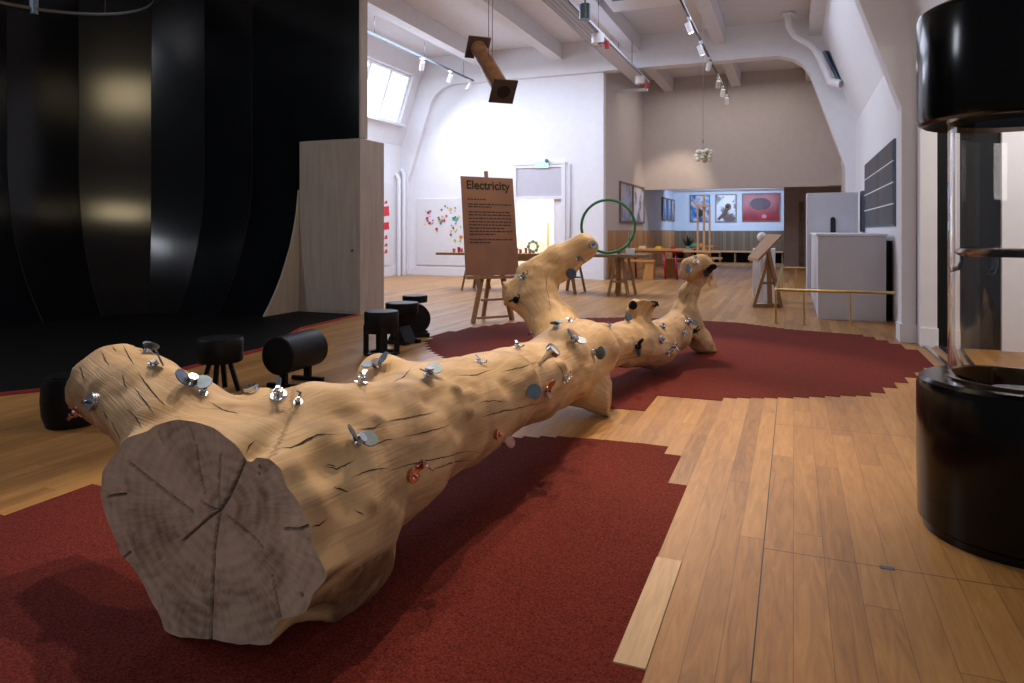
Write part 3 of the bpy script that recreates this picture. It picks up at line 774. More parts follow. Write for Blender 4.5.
me2 = bpy.data.meshes.new('sawn_end'); me2.from_pydata(pos.tolist(), [], [list(f) for f in res[2]])
at = me2.attributes.new('face_uv', 'FLOAT_VECTOR', 'POINT'); fu = np.zeros((len(V2), 3), np.float32); fu[:, 0] = V2[:, 0]-pith[0]; fu[:, 1] = V2[:, 1]-pith[1]; at.data.foreach_set('vector', fu.ravel())
at = me2.attributes.new('crack', 'FLOAT', 'POINT'); at.data.foreach_set('value', msk.astype(np.float32))
me2.materials.append(M['end']); me2.update()
se = bpy.data.objects.new('sawn_end', me2); COL.objects.link(se); se.parent = log; se['label'] = 'grey-brown sawn end grain with radial cracks'

# ------------------------------------------------------------------ metal fittings on the log
def hit(px, py):
    o = Vector((0, 0, H)); d = (P(px, py, 1)-o).normalized()
    loc, n, i, dist = bvh.ray_cast(o, d)
    if loc is None:       # slid off the silhouette: take the closest point of the surface
        c = P(px, py, 2.6 if px < 260 else 3.2 if px < 500 else 4.6 if px < 560 else 6)
        loc, n, i, dist = bvh.find_nearest(c)
    if n.dot(d) > 0: n = -n
    return loc, n
def fitting_mats(kind):
    return {'s': (M['steel'], M['steel_d']), 'c': (M['copper'], M['copper']), 'k': (M['blackmetal'], M['blackmetal'])}[kind]
FG = 'metal fittings screwed onto the log'
protos = {}
def place(o, loc, n, spin, s):
    x, y, z = frame_of(n); R = Matrix((x, y, z)).transposed().to_4x4() @ Matrix.Rotation(spin, 4, 'Z')
    o.matrix_world = Matrix.Translation(loc-n*.003) @ R @ Matrix.Scale(s, 4)
def fit_part(name, bm, m, p): return obj(name, bm, m, p)
def tilted(bm, c, r, th, tilt, az, n=24):
    z = Vector((math.sin(tilt)*math.cos(az), math.sin(tilt)*math.sin(az), math.cos(tilt)))
    c = Vector(c); cyl(bm, c-z*th/2, c+z*th/2, r, n=n)
def mk_discs(kind):
    a, d = fitting_mats(kind)
    o = thing('swivel_disc_fitting', '', 'fitting')
    b = bm_(); cyl(b, (0,0,-.01), (0,0,.014), .020); cyl(b, (0,0,.014), (0,0,.03), .013); cyl(b, (0,0,.03), (0,0,.040), .018); fit_part('socket', b, a, o)
    b = bm_(); tilted(b, (.036, .006, .034), .032, .004, .5, 2.9); fit_part('disc', b, d, o)
    b = bm_(); tilted(b, (-.034, .012, .030), .032, .004, .35, .4); fit_part('disc', b, d, o)
    return o
def mk_disc1(kind):
    a, d = fitting_mats(kind)
    o = thing('disc_fitting', '', 'fitting')
    b = bm_(); cyl(b, (0,0,-.01), (0,0,.026), .014); cyl(b, (0,0,.01), (0,0,.016), .022, n=6); fit_part('bolt', b, a, o)
    b = bm_(); tilted(b, (.02, 0, .045), .036, .006, 1.1, .6); fit_part('disc', b, d, o)
    return o
def mk_knob(kind):
    a, d = fitting_mats(kind)
    o = thing('ribbed_knob_fitting', '', 'fitting')
    b = bm_()
    lathe(b, [(.0, -.01), (.026, -.01), (.026, .004), (.030, .004), (.030, .008), (.026, .009), (.026, .011), (.030, .012), (.030, .016), (.026, .017), (.026, .019), (.031, .020), (.031, .025), (.0, .0255)], n=28)
    fit_part('knob', b, a, o)
    b = bm_(); cyl(b, (0,0,.024), (0,0,.045), .006, n=10); box(b, (-.014, -.003, .026), (.014, .003, .031)); fit_part('stud', b, d, o)
    return o
def mk_cup(kind):
    a, d = fitting_mats(kind)
    o = thing('cup_fitting', '', 'fitting')
    b = bm_(); lathe(b, [(0,-.02), (.012,-.02), (.014, .06), (.026, .085), (.040, .10), (.042, .125), (.038, .125), (.036, .105), (0, .10)], n=24); fit_part('cup', b, a, o)
    b = bm_(); cyl(b, (0,0,.10), (0,0,.118), .035, n=24); fit_part('cap', b, M['whiteplastic'], o)
    return o
def mk_cluster(kind):
    a, d = fitting_mats(kind)
    o = thing('wing_nut_fitting', '', 'fitting')
    b = bm_(); cyl(b, (0,0,-.01), (0,0,.03), .006, n=8); cyl(b, (0,0,.0), (0,0,.006), .02, n=16); cyl(b, (0,0,.010), (0,0,.020), .013, n=6); fit_part('bolt', b, a, o)
    b = bm_()
    for s in (-1, 1): beam(b, (0, 0, .022), (s*.026, s*.006, .036), .011, .004)
    fit_part('wing', b, a, o)
    b = bm_(); tube(b, [(.012,0,.008), (.03,.008,.012), (.038,.02,.02), (.03,.03,.026)], .004, n=6); fit_part('hook', b, a, o)
    return o
makers = {'D': mk_discs, 'd': mk_disc1, 'K': mk_knob, 'U': mk_cup, 'c': mk_cluster}
fits = [
 (147,352,'D','s',.9,1.0,'pair of grey discs on top of the sawn limb at the far left'),
 (153,366,'d','s',.9,2.0,'round grey disc just below the disc pair on the left limb'),
 (190,384,'D','s',.95,2.6,'dark and light disc pair where the left limb meets the trunk'),
 (96,402,'K','s',1.1,.3,'bright ribbed knob facing out of the side of the left limb'),
 (71,416,'c','c',1.1,.3,'small coppery bolt at the far left edge of the limb'),
 (203,393,'c','s',.8,.3,'small bolt in the hollow right of the left limb'),
 (251,389,'K','s',.9,1.3,'polished knob on the trunk ridge below the four-legged stool'),
 (279,396,'c','s',1.4,.3,'dull wing nut on the trunk ridge below the barrel stool'),
 (298,402,'c','s',.8,.9,'small bright wing nut at the lowest dip of the trunk ridge'),
 (355,443,'D','s',1.0,-.6,'pair of pale discs in the middle of the near trunk'),
 (378,367,'D','s',1.0,.8,'pair of dark discs leaning out of the back edge of the trunk'),
 (361,383,'c','s',1.3,.1,'bright wing nut on the back edge left of the dark disc pair'),
 (428,376,'D','s',1.05,.1,'pair of pale discs lying flat on top of the middle of the trunk'),
 (411,475,'K','c',.85,1.0,'coppery ribbed knob low on the near flank of the trunk'),
 (418,466,'d','c',.8,.2,'thin coppery disc standing right above the ribbed copper knob'),
 (496,434,'K','c',.8,1.0,'coppery knob low on the flank halfway along the trunk'),
 (503,441,'d','c',.75,1.5,'coppery disc right beside the halfway knob'),
 (478,362,'c','s',.9,1.5,'small steel wing nut on the ridge halfway along the trunk'),
 (517,348,'c','s',1.1,.5,'bright wing nut on the ridge before the fork'),
 (528,393,'d','s',1.0,2.0,'blue-grey disc hanging on the flank before the fork'),
 (547,389,'D','c',.8,1.2,'coppery disc pair beneath the white-topped cup'),
 (539,364,'U','s',1.0,0,'white-topped metal cup standing out of the trunk before the fork'),
 (564,379,'c','s',1.2,.2,'wing nut right of the white-topped cup'),
 (556,327,'D','s',.95,.1,'disc pair in the crook under the tall left branch'),
 (572,341,'D','s',1.15,-.8,'trio-like grey discs on top of the fork'),
 (592,352,'d','s',1.2,-1.1,'long grey disc on the right slope of the fork'),
 (533,333,'c','s',1.0,.4,'wing nut at the left foot of the tall branch'),
 (570,322,'c','s',1.0,.9,'wing nut at the right foot of the tall branch'),
 (592,245,'K','s',1.1,.9,'knob near the round tip of the tall left branch'),
 (577,259,'d','s',1.0,.2,'disc under the tip of the tall left branch'),
 (568,273,'d','s',1.2,2.2,'blue-grey disc on the inner bend of the tall left branch'),
 (581,268,'c','c',1.6,.2,'coppery wing nut under the tip of the tall left branch'),
 (590,262,'c','s',1.2,1.2,'steel wing nut hanging lowest near the tip of the tall branch'),
 (563,284,'c','s',1.4,2.2,'wing nut on the inner bend below the blue-grey disc'),
 (523,277,'c','s',1.4,.2,'wing nut where the side stub leaves the tall branch'),
 (516,300,'c','k',1.4,.2,'blackened wing nut under the side stub of the tall branch'),
 (561,240,'c','s',1.3,.2,'wing nut on the back of the tall branch by the table'),
 (634,306,'K','k',1.2,.2,'black knob on the broken upright stub'),
 (636,346,'D','k',1.1,1.5,'pair of black discs on the flank of the right branch'),
 (628,321,'d','s',.9,.2,'small disc left of the broken upright stub'),
 (609,327,'c','s',.9,.2,'small wing nut on the ridge of the right branch'),
 (662,327,'K','s',1.0,.6,'bright knob, upper of two at the thick joint of the right branch'),
 (660,340,'K','s',1.1,1.6,'dull knob, lower of two at the thick joint of the right branch'),
 (667,352,'c','s',1.3,.6,'wing nut low on the thick joint of the right branch'),
 (673,347,'c','s',1.2,1.6,'wing nut at the crease before the far fork'),
 (687,323,'D','s',1.3,-.7,'grey disc pair on the far fork'),
 (683,333,'c','s',1.3,.4,'wing nut below the grey discs of the far fork'),
 (694,331,'c','k',1.3,.4,'blackened wing nut on the pointed leg of the far fork'),
 (708,269,'D','k',1.2,1.0,'black disc pair on the tip of the far right branch'),
 (691,254,'c','k',1.5,.4,'blackened wing nut on top of the knob end of the far right branch'),
 (696,262,'c','s',1.5,1.4,'steel wing nut between the knob end and the far right branch'),
 (690,270,'d','s',1.2,2.4,'steel disc under the knob end of the far right branch'),
]
for (px, py, k, kind, s, spin, lab) in fits:
    loc, n = hit(px, py)
    key = k+kind
    if key not in protos: o = protos[key] = makers[k](kind)
    else: o = dup(protos[key], (0, 0, 0))
    o['label'] = lab; o['group'] = FG
    place(o, loc, n, spin, s)

# ------------------------------------------------------------------ black curved exhibit wall on the left
prof = [(.80, 0), (.66, .17), (.52, .376), (.41, .56), (.31, .775), (.21, 1.0), (.14, 1.22), (.07, 1.5), (.02, 1.86), (0, 2.2), (0, 5.55)]
path = []     # plan corners of flat sheets with mitred inward normals
pc = [(-7.0, 8.69), (-7.9, 8.69), (-8.75, 8.56), (-9.45, 8.17), (-9.9, 7.28), (-9.97, 6.3), (-9.97, 4.4), (-9.97, 2.5)]
for i in range(len(pc)):
    a_ = Vector(pc[max(i-1, 0)]); m_ = Vector(pc[i]); c_ = Vector(pc[min(i+1, len(pc)-1)])
    n1 = Vector(((m_-a_).y, -(m_-a_).x)).normalized() if i else None; n2 = Vector(((c_-m_).y, -(c_-m_).x)).normalized() if i < len(pc)-1 else None
    n1 = n1 or n2; n2 = n2 or n1; n1 = -n1; n2 = -n2; nn = (n1+n2).normalized(); nn = nn/max(.5, nn.dot(n1))
    path.append((tuple(m_), (nn.x, nn.y)))
b = bm_(); R = []
for (x, y), (nx_, ny_) in path: R.append([b.verts.new((x+nx_*o, y+ny_*o, z)) for o, z in prof])
Bk = []
for (x, y), (nx_, ny_) in path: Bk.append([b.verts.new((x-nx_*.14, y-ny_*.14, z)) for z in (0, 5.55)])
for i in range(len(path)-1):
    for j in range(len(prof)-1):
        f = b.faces.new((R[i][j], R[i+1][j], R[i+1][j+1], R[i][j+1])); f.smooth = True
for i in range(1, len(path)-1):
    for j in range(len(prof)-1):
        e = b.edges.get((R[i][j], R[i][j+1]))
        if e: e.smooth = False
for i in range(len(path)-1):
    b.faces.new((Bk[i][0], Bk[i][1], Bk[i+1][1], Bk[i+1][0])); b.faces.new((R[i][-1], R[i+1][-1], Bk[i+1][1], Bk[i][1]))
box(b, (-7.0, 8.69, 2.6), (-5.89, 8.83, 5.55))
cw_ = thing('curved_black_wall', 'tall glossy black curved wall sweeping down to the floor on the left', 'wall panel', (-8.5, 7.5, 0), world=True)
obj('shell', b, M['black_gloss'], cw_)
b = bm_()
pl = [(8.69-o, z) for o, z in prof[:9]] + [(8.69, 1.86), (8.83, 1.86), (8.83, 0)]
prism(b, [(8.69-o, z) for o, z in prof[:9]] + [(8.72, 1.86), (8.72, 0)], 0, -7.0, -6.97)
o = obj('end_cheek', b, M['ply'], cw_); o['label'] = 'pale plywood cheek closing the curve'
b = bm_(); box(b, (-5.89, 8.66, 2.6), (-5.865, 8.84, 5.55)); o = obj('edge_board', b, M['ply'], cw_); o['label'] = 'pale upright edge board'
# seams of the sheets
b = bm_()
for k in (1, 2, 3, 4, 5, 6):
    (x, y), (nx_, ny_) = path[k]; pts_ = [(x+nx_*(o+.001), y+ny_*(o+.001), z) for o, z in prof]; tube(b, pts_, .004, 4)
obj('sheet_joint', b, M['black'], cw_)
# pale plywood cupboard block with door
pb = thing('plywood_cupboard', 'whitewashed plywood cupboard block standing under the end of the black wall', 'cupboard', (-6.4, 8.9, 0), world=True)
b = bm_(); box(b, (-6.96, 8.66, 0), (-5.87, 9.3, 2.59)); obj('body', b, M['ply'], pb, .003)
d_ = None
b = bm_(); box(b, (-6.74, 8.650, .05), (-5.92, 8.66, 2.0)); d_ = obj('door', b, M['ply'], pb, .002)
b = bm_(); cyl(b, (-6.0, 8.650, .95), (-6.0, 8.63, .95), .018, n=12); sub(d_, 'lock', b, M['steel_d'])
# black floor mat with red edge
mp_ = [(357, 315.8), (301, 329), (262, 350), (175, 372), (40, 391.5), (-60, 402)]
mw = [FL(*p) for p in mp_]
b = bm_()
poly = [(p.x, p.y) for p in mw] + [(mw[-1].x-1.0, 2.6), (-9.9, 2.6), (-9.9, 8.6), (-5.95, 8.645)]
prism(b, poly, 2, -.01, .02)
mt = thing('floor_mat', 'black floor platform under the curved wall with a thin red edge', 'mat', (-7, 6, 0), world=True)
obj('mat_sheet', b, M['mat_black'], mt)
b = bm_()
for p, q in zip(mw[:-1], mw[1:]): beam(b, (p.x+.01, p.y, .012), (q.x+.01, q.y, .012), .022, .024)
o = obj('edging', b, M['red_edge'], mt); o['label'] = 'thin red edging strip'
# hanging metal ring
rg = P(40, -90, 7.0); rg.z = 3.72
t = thing('hanging_ring', 'thin metal ring track hanging high before the black curved wall', 'ring', rg)
b = bm_(); tube(b, [(math.cos(a)*1.03, math.sin(a)*1.03, 0) for a in [2*PI*i/64 for i in range(64)]], .022, 8, True); obj('ring', b, M['wire'], t)
for a in (.4, 1.9, 3.5, 5.2):
    b = bm_(); tube(b, [(math.cos(a)*1.03, math.sin(a)*1.03, 0), (math.cos(a)*1.03, math.sin(a)*1.03, ZC-3.72)], .006, 6); obj('hanger', b, M['wire'], t)
a = 2.6
b = bm_(); box(b, (math.cos(a)*1.03-.03, math.sin(a)*1.03-.03, -.06), (math.cos(a)*1.03+.03, math.sin(a)*1.03+.03, .28)); obj('bracket', b, M['steel_d'], t)

# ------------------------------------------------------------------ black stools
SG = 'black stools along the black wall'
def stool_at(px, py): p = FL(px, py); return (p.x, p.y, 0)
t = thing('drum_stool', 'black drum stool on four flat uprights, nearest of the three by the cupboard', 'stool', stool_at(381.5, 354), .3, SG)
b = bm_(); lathe(b, [(0, .22), (.165, .22), (.172, .24), (.172, .42), (.165, .435), (0, .435)], n=36); obj('seat', b, M['black'], t)
for i in range(4):
    a = i*PI/2+.4; b = bm_(); mx = Matrix.Rotation(a, 4, 'Z'); box(b, (.13, -.035, 0), (.178, .035, .30), mx); obj('leg', b, M['black'], t, .004)
b = bm_(); lathe(b, [(.12, 0), (.178, 0), (.178, .025), (.12, .025)], n=30, close=True); obj('base_ring', b, M['black'], t)
t = thing('crossed_leg_stool', 'black round stool on a solid crossed stand, middle of the three by the cupboard', 'stool', stool_at(402, 343), -.2, SG)
b = bm_(); lathe(b, [(0, .33), (.175, .33), (.182, .345), (.182, .44), (.175, .45), (0, .45)], n=36); obj('seat', b, M['black'], t)
b = bm_()
for s in (1, -1): prism(b, [(-.15*s, .0), (-.09*s, .0), (.12*s, .33), (.05*s, .33)], 1, -.09, .09)
obj('crossed_stand', b, M['black'], t)
for s in (-1, 1): b = bm_(); box(b, (-.17, s*.10-.03, 0), (.17, s*.10+.03, .04)); obj('foot', b, M['black'], t, .004)
t = thing('wheel_stool', 'black stool with a round disc body under its seat, farthest of the three', 'stool', stool_at(415, 336), .6, SG)
b = bm_(); lathe(b, [(0, .40), (.14, .40), (.147, .41), (.147, .47), (.14, .48), (0, .48)], n=32); obj('seat', b, M['black'], t)
b = bm_(); cyl(b, (0, -.09, .21), (0, .09, .21), .175, n=36); obj('drum_body', b, M['black'], t)
for s in (-1, 1): b = bm_(); box(b, (-.16, s*.12-.025, 0), (.16, s*.12+.025, .05)); obj('foot', b, M['black'], t, .004)
# barrel stool lying on two feet
pa, pc = FL(280, 389), FL(309, 381)
ctr = (pa+pc)/2; dv = (FL(318, 377)-FL(276, 391)); ang = math.atan2(dv.y, dv.x)
t = thing('barrel_stool', 'black barrel-shaped bench lying on two T-shaped feet behind the log', 'stool', (ctr.x, ctr.y, 0), ang, SG)
b = bm_(); n_ = 36
cyl(b, (-.21, 0, .268), (.24, 0, .268), .15, n=n_); cyl(b, (-.222, 0, .268), (-.21, 0, .268), .142, .15, n=n_); cyl(b, (.24, 0, .268), (.252, 0, .268), .15, .142, n=n_); obj('barrel', b, M['black'], t)
for x in (-.14, .17):
    b = bm_(); box(b, (x-.018, -.03, .02), (x+.018, .03, .14)); beam(b, (x, -.15, .02), (x, .15, .02), .04, .035); obj('leg', b, M['black'], t, .003)
# four legged stool
t = thing('four_legged_stool', 'black thick round stool on four splayed legs on the planks', 'stool', stool_at(220, 391), .5, SG)
b = bm_(); lathe(b, [(0, .23), (.16, .23), (.17, .245), (.172, .40), (.162, .415), (0, .415)], n=36); obj('seat', b, M['black'], t)
for i in range(4):
    a = i*PI/2; b = bm_(); beam(b, (.07*math.cos(a), .07*math.sin(a), .24), (.14*math.cos(a), .14*math.sin(a), 0), .035, .03); obj('leg', b, M['black'], t)
# roller at the far left
p = FL(62, 424)
p = FL(72, 424)
t = thing('barrel_stool', 'black upright barrel stool half hidden behind the left limb', 'stool', (p.x, p.y, 0), .2, SG)
b = bm_(); lathe(b, [(0, 0), (.145, 0), (.168, .07), (.175, .16), (.170, .26), (.155, .31), (0, .31)], n=40); obj('barrel', b, M['black'], t)
b = bm_(); lathe(b, [(0, .31), (.13, .31), (.13, .322), (0, .322)], n=32); obj('seat_pad', b, M['blackmetal'], t)

# ------------------------------------------------------------------ black column exhibit with glass tube
cx_, cy_ = .85, 3.425
t = thing('glass_tube_exhibit', 'tall glossy black column with a clear glass tube between its two drums', 'exhibit', (cx_, cy_, 0))
b = bm_(); lathe(b, [(0, 0), (.335, 0), (.335, .03), (.355, .045), (.360, .30), (.360, .595), (.352, .622), (.335, .635), (.262, .637), (.255, .630), (.255, .53), (0, .53)], n=96); obj('base_drum', b, M['black_drum'], t)
b = bm_(); lathe(b, [(0, 1.74), (.24, 1.74), (.24, 1.70), (.335, 1.690), (.352, 1.70), (.360, 1.725), (.360, 2.13), (.352, 2.155), (.335, 2.165), (0, 2.165)], n=96); obj('upper_drum', b, M['black_drum'], t)
b = bm_(); lathe(b, [(.237, .53), (.243, .53), (.243, 1.74), (.237, 1.74)], n=96, close=True); obj('glass_tube', b, M['glass'], t)
b = bm_(); lathe(b, [(.244, .637), (.262, .637), (.262, .646), (.244, .646)], n=72, close=True); obj('collar', b, M['brassy_dark'], t)
b = bm_(); cyl(b, (0, 0, .53), (0, 0, .60), .09, n=32); cyl(b, (.05, -.02, .60), (.05, -.02, .64), .03, n=16); obj('nozzle', b, M['steel_d'], t)
b = bm_(); cyl(b, (.1, .1, 2.165), (.1, .1, ZC), .04, n=16); obj('ceiling_post', b, M['black'], t)
b = bm_(); lathe(b, [(.10, 1.145), (.205, 1.143), (.222, 1.158), (.205, 1.172), (.10, 1.170)], n=72, close=True); tr_ = obj('grip_ring', b, M['brassy_dark'], t)
for a in (PI-.05, PI+.95, -1.3):
    b = bm_(); ca, sa = math.cos(a), math.sin(a)
    pts_ = [(ca*rr, sa*rr, zz) for rr, zz in ((.19, 1.145), (.192, 1.115), (.205, 1.09), (.234, 1.08))]
    tube(b, pts_, .010, 8); sub(tr_, 'hook', b, M['steel_d'])

# ------------------------------------------------------------------ sign on easel
s0 = FL(490, 322)
t = thing('sign_easel', 'timber easel carrying the tall copper sign', 'easel', (s0.x, s0.y, 0), world=True)
BL, BR, TL, TR = P(465.8, 275.5, 9.35), P(519, 274.5, 9.5), P(460.6, 176, 9.62), P(512.7, 178.6, 9.78)
nrm = (BR-BL).cross(TL-BL).normalized()
if nrm.dot(Vector((0, 0, H))-BL) < 0: nrm = -nrm
up_ = ((TL+TR)/2-(BL+BR)/2).normalized()
b = bm_(); m0 = (BL+BR)/2 - nrm*.03
beam(b, BL-nrm*.0+up_*-.03, BR+up_*-.03, .07, .04); obj('ledge', b, M['wood_t'], t)
f1, f2 = P(472, 323, 9.35), P(511, 321, 9.6); f1.z = f2.z = 0
f1, f2 = FL(473, 323), FL(512, 320)
tp = (TL+TR)/2 - nrm*.05 + up_*.10
bk = s0 + (cw(-.4+ (490-CX)/F*9.4, 10.6, 0)-s0)*1.0; bk = Vector((bk.x, bk.y, 0))
def mix(a, c, k): return a+(c-a)*k
tl_, tr__ = mix(TL, TR, .42)-nrm*.045, mix(TL, TR, .58)-nrm*.045
for a_, c_ in ((f1, mix(BL, BR, .35)-nrm*.05), (f2, mix(BL, BR, .68)-nrm*.05)):
    b = bm_(); beam(b, a_, c_+up_*.1, .06, .05); obj('leg', b, M['wood_t'], t)
b = bm_(); beam(b, FL(483, 318.5), mix(BL, BR, .45)-nrm*.07, .05, .05); obj('leg', b, M['wood_t'], t)
b = bm_(); beam(b, mix(BL, BR, .5)-nrm*.05, tp, .05, .03); obj('mast', b, M['wood_t'], t)
b = bm_(); beam(b, mix(f1, f2, .22)+Vector((0, 0, .30)), mix(f1, f2, .82)+Vector((0, 0, .30)), .05, .03); obj('crossbar', b, M['wood_t'], t)
b = bm_(); beam(b, mix(f1, f2, .12)+Vector((0, 0, .06)), mix(f1, f2, .95)+Vector((0, 0, .06)), .05, .03); obj('crossbar', b, M['wood_t'], t)
sg = thing('electricity_sign', 'tall reddish copper board with the black word Electricity and lines of text', 'sign', BL, world=True)
b = bm_(); hexa(b, [BL, BR, TR, TL], [p-nrm*.025 for p in (BL, BR, TR, TL)]); obj('board', b, M['sign'], sg)
def sp_(u, v, k=.004): return mix(mix(TL, TR, u), mix(BL, BR, u), v)+nrm*k
tc = bpy.data.curves.new('lettering', 'FONT'); tc.body = 'Electricity'; tc.extrude = .002; tc.offset = .022; tc.size = 1
to = bpy.data.objects.new('tmp', tc); COL.objects.link(to); bpy.context.view_layer.update()
me = bpy.data.meshes.new_from_object(to.evaluated_get(bpy.context.evaluated_depsgraph_get())); bpy.data.objects.remove(to)
xs = [v.co.x for v in me.vertices]; ys = [v.co.y for v in me.vertices]
x0, x1, y1 = min(xs), max(xs), max(ys); y0 = 0
for v in me.vertices:
    u = .105+(v.co.x-x0)/(x1-x0)*.83; vv = .128-(v.co.y-y0)/(y1-y0)*.088
    v.co = sp_(u, vv, .003 if v.co.z < 0 else .006)-BL
me.name = 'title_lettering'; me.materials.clear(); me.materials.append(M['sign_ink'])
o = bpy.data.objects.new('title_lettering', me); COL.objects.link(o); o.parent = sg; o['label'] = 'black word Electricity'
b = bm_(); rr = random.Random(4)
rows = [(.235, .45), (.285, .93), (.312, .55), (.365, .90), (.395, .93), (.43, .92), (.465, .93), (.497, .90), (.53, .78), (.562, .93), (.592, .60), (.645, .92), (.675, .5)]
for v_, e_ in rows:
    u = .11
    while u < e_:
        wl = rr.uniform(.03, .10); q = [sp_(u, v_-.006), sp_(min(u+wl, e_), v_-.006), sp_(min(u+wl, e_), v_+.006), sp_(u, v_+.006)]
        hexa(b, q, [p-nrm*.003 for p in q]); u += wl+.014
o = obj('body_text', b, M['sign_ink'], sg); o['kind'] = 'stuff'

# ------------------------------------------------------------------ tables in the middle distance
def trestle(t, x, y0, y1, h, m, ny=1):
    """A-shaped trestle spanning y0..y1 at x (local)"""
    ym = (y0+y1)/2
    for yy, top in ((y0, ym-.05), (y1, ym+.05)):
        for dx in (-.16, .16):
            b = bm_(); beam(b, (x+dx*1.2, yy, 0), (x+dx*.35, yy*.75+ym*.25, h), .055, .04); obj('leg', b, m, t)
    b = bm_(); beam(b, (x-.15, y0, .28), (x+.15, y0, .28), .045, .03); beam(b, (x-.15, y1, .28), (x+.15, y1, .28), .045, .03); beam(b, (x, y0, .28), (x, y1, .28), .045, .03); obj('stretcher', b, m, t)
t = thing('trestle_table', 'long timber trestle table behind the copper sign with a drawer box', 'table', (-5.75, 13.4, 0))
b = bm_(); box(b, (-1.2, -.4, .73), (1.15, .4, .78)); obj('table_top', b, M['wood_t'], t, .004)
b = bm_(); box(b, (.45, -.38, .63), (1.05, .38, .728)); obj('drawer_box', b, M['wood_t'], t, .004)
trestle(t, -.45, -.3, .3, .728, M['wood_t']); trestle(t, .85, -.3, .3, .628, M['wood_t'])
M['linen'] = mat('white_sheet', (.72, .74, .80), .7, var=.05, bump=.3, bscale=12)
t = thing('trestle_table', 'white-topped table between the wooden tables, partly behind the tall branch', 'table', (-4.0, 13.5, 0))
b = bm_(); box(b, (-.55, -.45, .74), (.15, .45, .79)); obj('table_top', b, M['linen'], t, .006)
trestle(t, -.15, -.35, .35, .74, M['wood_t'])
t = thing('trestle_table', 'grey-brown trestle table below the green hoop', 'table', (-3.1, 13.25, 0), .0)
b = bm_(); box(b, (-.72, -.42, .735), (.55, .42, .79)); obj('table_top', b, M['wood_d'], t, .004)
b = bm_(); beam(b, (.0, -.1, 0), (.0, -.05, .735), .09, .09); obj('leg', b, M['wood_t'], t)
trestle(t, .05, -.33, .33, .735, M['wood_t'])
# things on the tables
def blob_paper(label, x, y, z, sx, sy, sz, m, seed):
    b = bm_(); g = bmesh.ops.create_grid(b, x_segments=14, y_segments=10, size=1)
    rr = random.Random(seed)
    ph = [rr.uniform(0, 6) for _ in range(4)]
    for v in b.verts:
        e = max(0, (1-abs(v.co.x)**4)*(1-abs(v.co.y)**4))
        v.co = Vector((x+v.co.x*sx, y+v.co.y*sy, z+.002+e*sz*(.6+.4*math.sin(5*v.co.x+ph[0])*math.cos(4*v.co.y+ph[1]))))
    r = bmesh.ops.extrude_face_region(b, geom=b.faces[:]); 
    for v in [e for e in r['geom'] if isinstance(e, bmesh.types.BMVert)]: v.co.z = z+.0005
    return single('crumpled_sheet', b, m, label, 'cloth')
blob_paper('crumpled white sheet lying left inside the green hoop', -3.62, 13.2, .791, .14, .2, .09, M['linen'], 1)
blob_paper('white sheets heaped on the white-topped table', -4.2, 13.45, .791, .25, .3, .05, M['linen'], 2)
b = bm_(); box(b, (-2.95, 13.1, .791), (-2.8, 13.25, .90)); single('small_box', b, M['whiteplastic'], 'small white box on the grey-brown table inside the hoop', 'box', bevel=.004)
b = bm_(); lathe(b, [(0, 0), (.04, 0), (.045, .10), (.038, .10), (.034, .01), (0, .01)], c=(-3.10, 13.2, .791), n=16); single('dark_beaker', b, M['wood_d'], 'small dark beaker left of the white box in the hoop', 'beaker')
# green hoop standing on the table edge
hp = onY(608, 226, 13.05)
hr = (253.5-198)/2/F*DY(608, 13.05)-.025
hz = .791+hr+.025
t = thing('green_hoop', 'large upright green hoop standing on the grey-brown trestle table', 'hoop', (hp.x, 13.05, .791))
yaw = math.atan2(hp.x, 13.05)
b = bm_(); tube(b, [(math.cos(a)*hr*math.cos(-yaw), math.cos(a)*hr*math.sin(-yaw), hz-.791+math.sin(a)*hr) for a in [2*PI*i/72 for i in range(72)]], .027, 10, True); obj('ring', b, M['green'], t)
b = bm_(); xx_ = hr*.78; cyl(b, (xx_, -.02-xx_*math.sin(yaw), .0), (xx_, -.02-xx_*math.sin(yaw), .42), .012, n=8); obj('stand_rod', b, M['green'], t)
# glass things on the long table
colr = [('pink', (.75, .20, .25)), ('red', (.6, .05, .06)), ('rose', (.75, .3, .35))]
rr = random.Random(9)
for i in range(7):
    cn, cc = colr[i % 3]
    if cn+'cup' not in M: M[cn+'cup'] = mat(cn+'_translucent_cup', cc, .3)
    x = (-6.62+.09*i) if i < 3 else (-5.22+.1*(i-3)); h = .08+.03*(i % 2)
    b = bm_(); lathe(b, [(0, 0), (.025, 0), (.035, h), (.03, h), (.02, .01), (0, .01)], c=(x, 13.2+.05*(i % 2), .781), n=14)
    single('small_cup', b, M[cn+'cup'], ('%s cup, %s on the %s of the long table' % (cn, ('first', 'second', 'third', 'first', 'second', 'third', 'fourth')[i]+' from the left', 'left end' if i < 3 else 'right part')), 'cup', 'small cups on the long table')
b = bm_(); c0 = Vector((-4.85, 13.2, .781+.14))
for i in range(8):
    a = i*PI/4; sph(b, c0+Vector((math.cos(a)*.10, 0, math.sin(a)*.10)), .038, u=10, v=6)
tube(b, [c0+Vector((math.cos(a)*.10, 0, math.sin(a)*.10)) for a in [2*PI*i/24 for i in range(24)]], .015, 6, True)
M['greenish'] = mat('pale_green_beads', (.45, .60, .42), .35, var=.4, scale=30)
single('bead_wreath', b, M['greenish'], 'small pale green bead wreath standing on the long table', 'wreath')

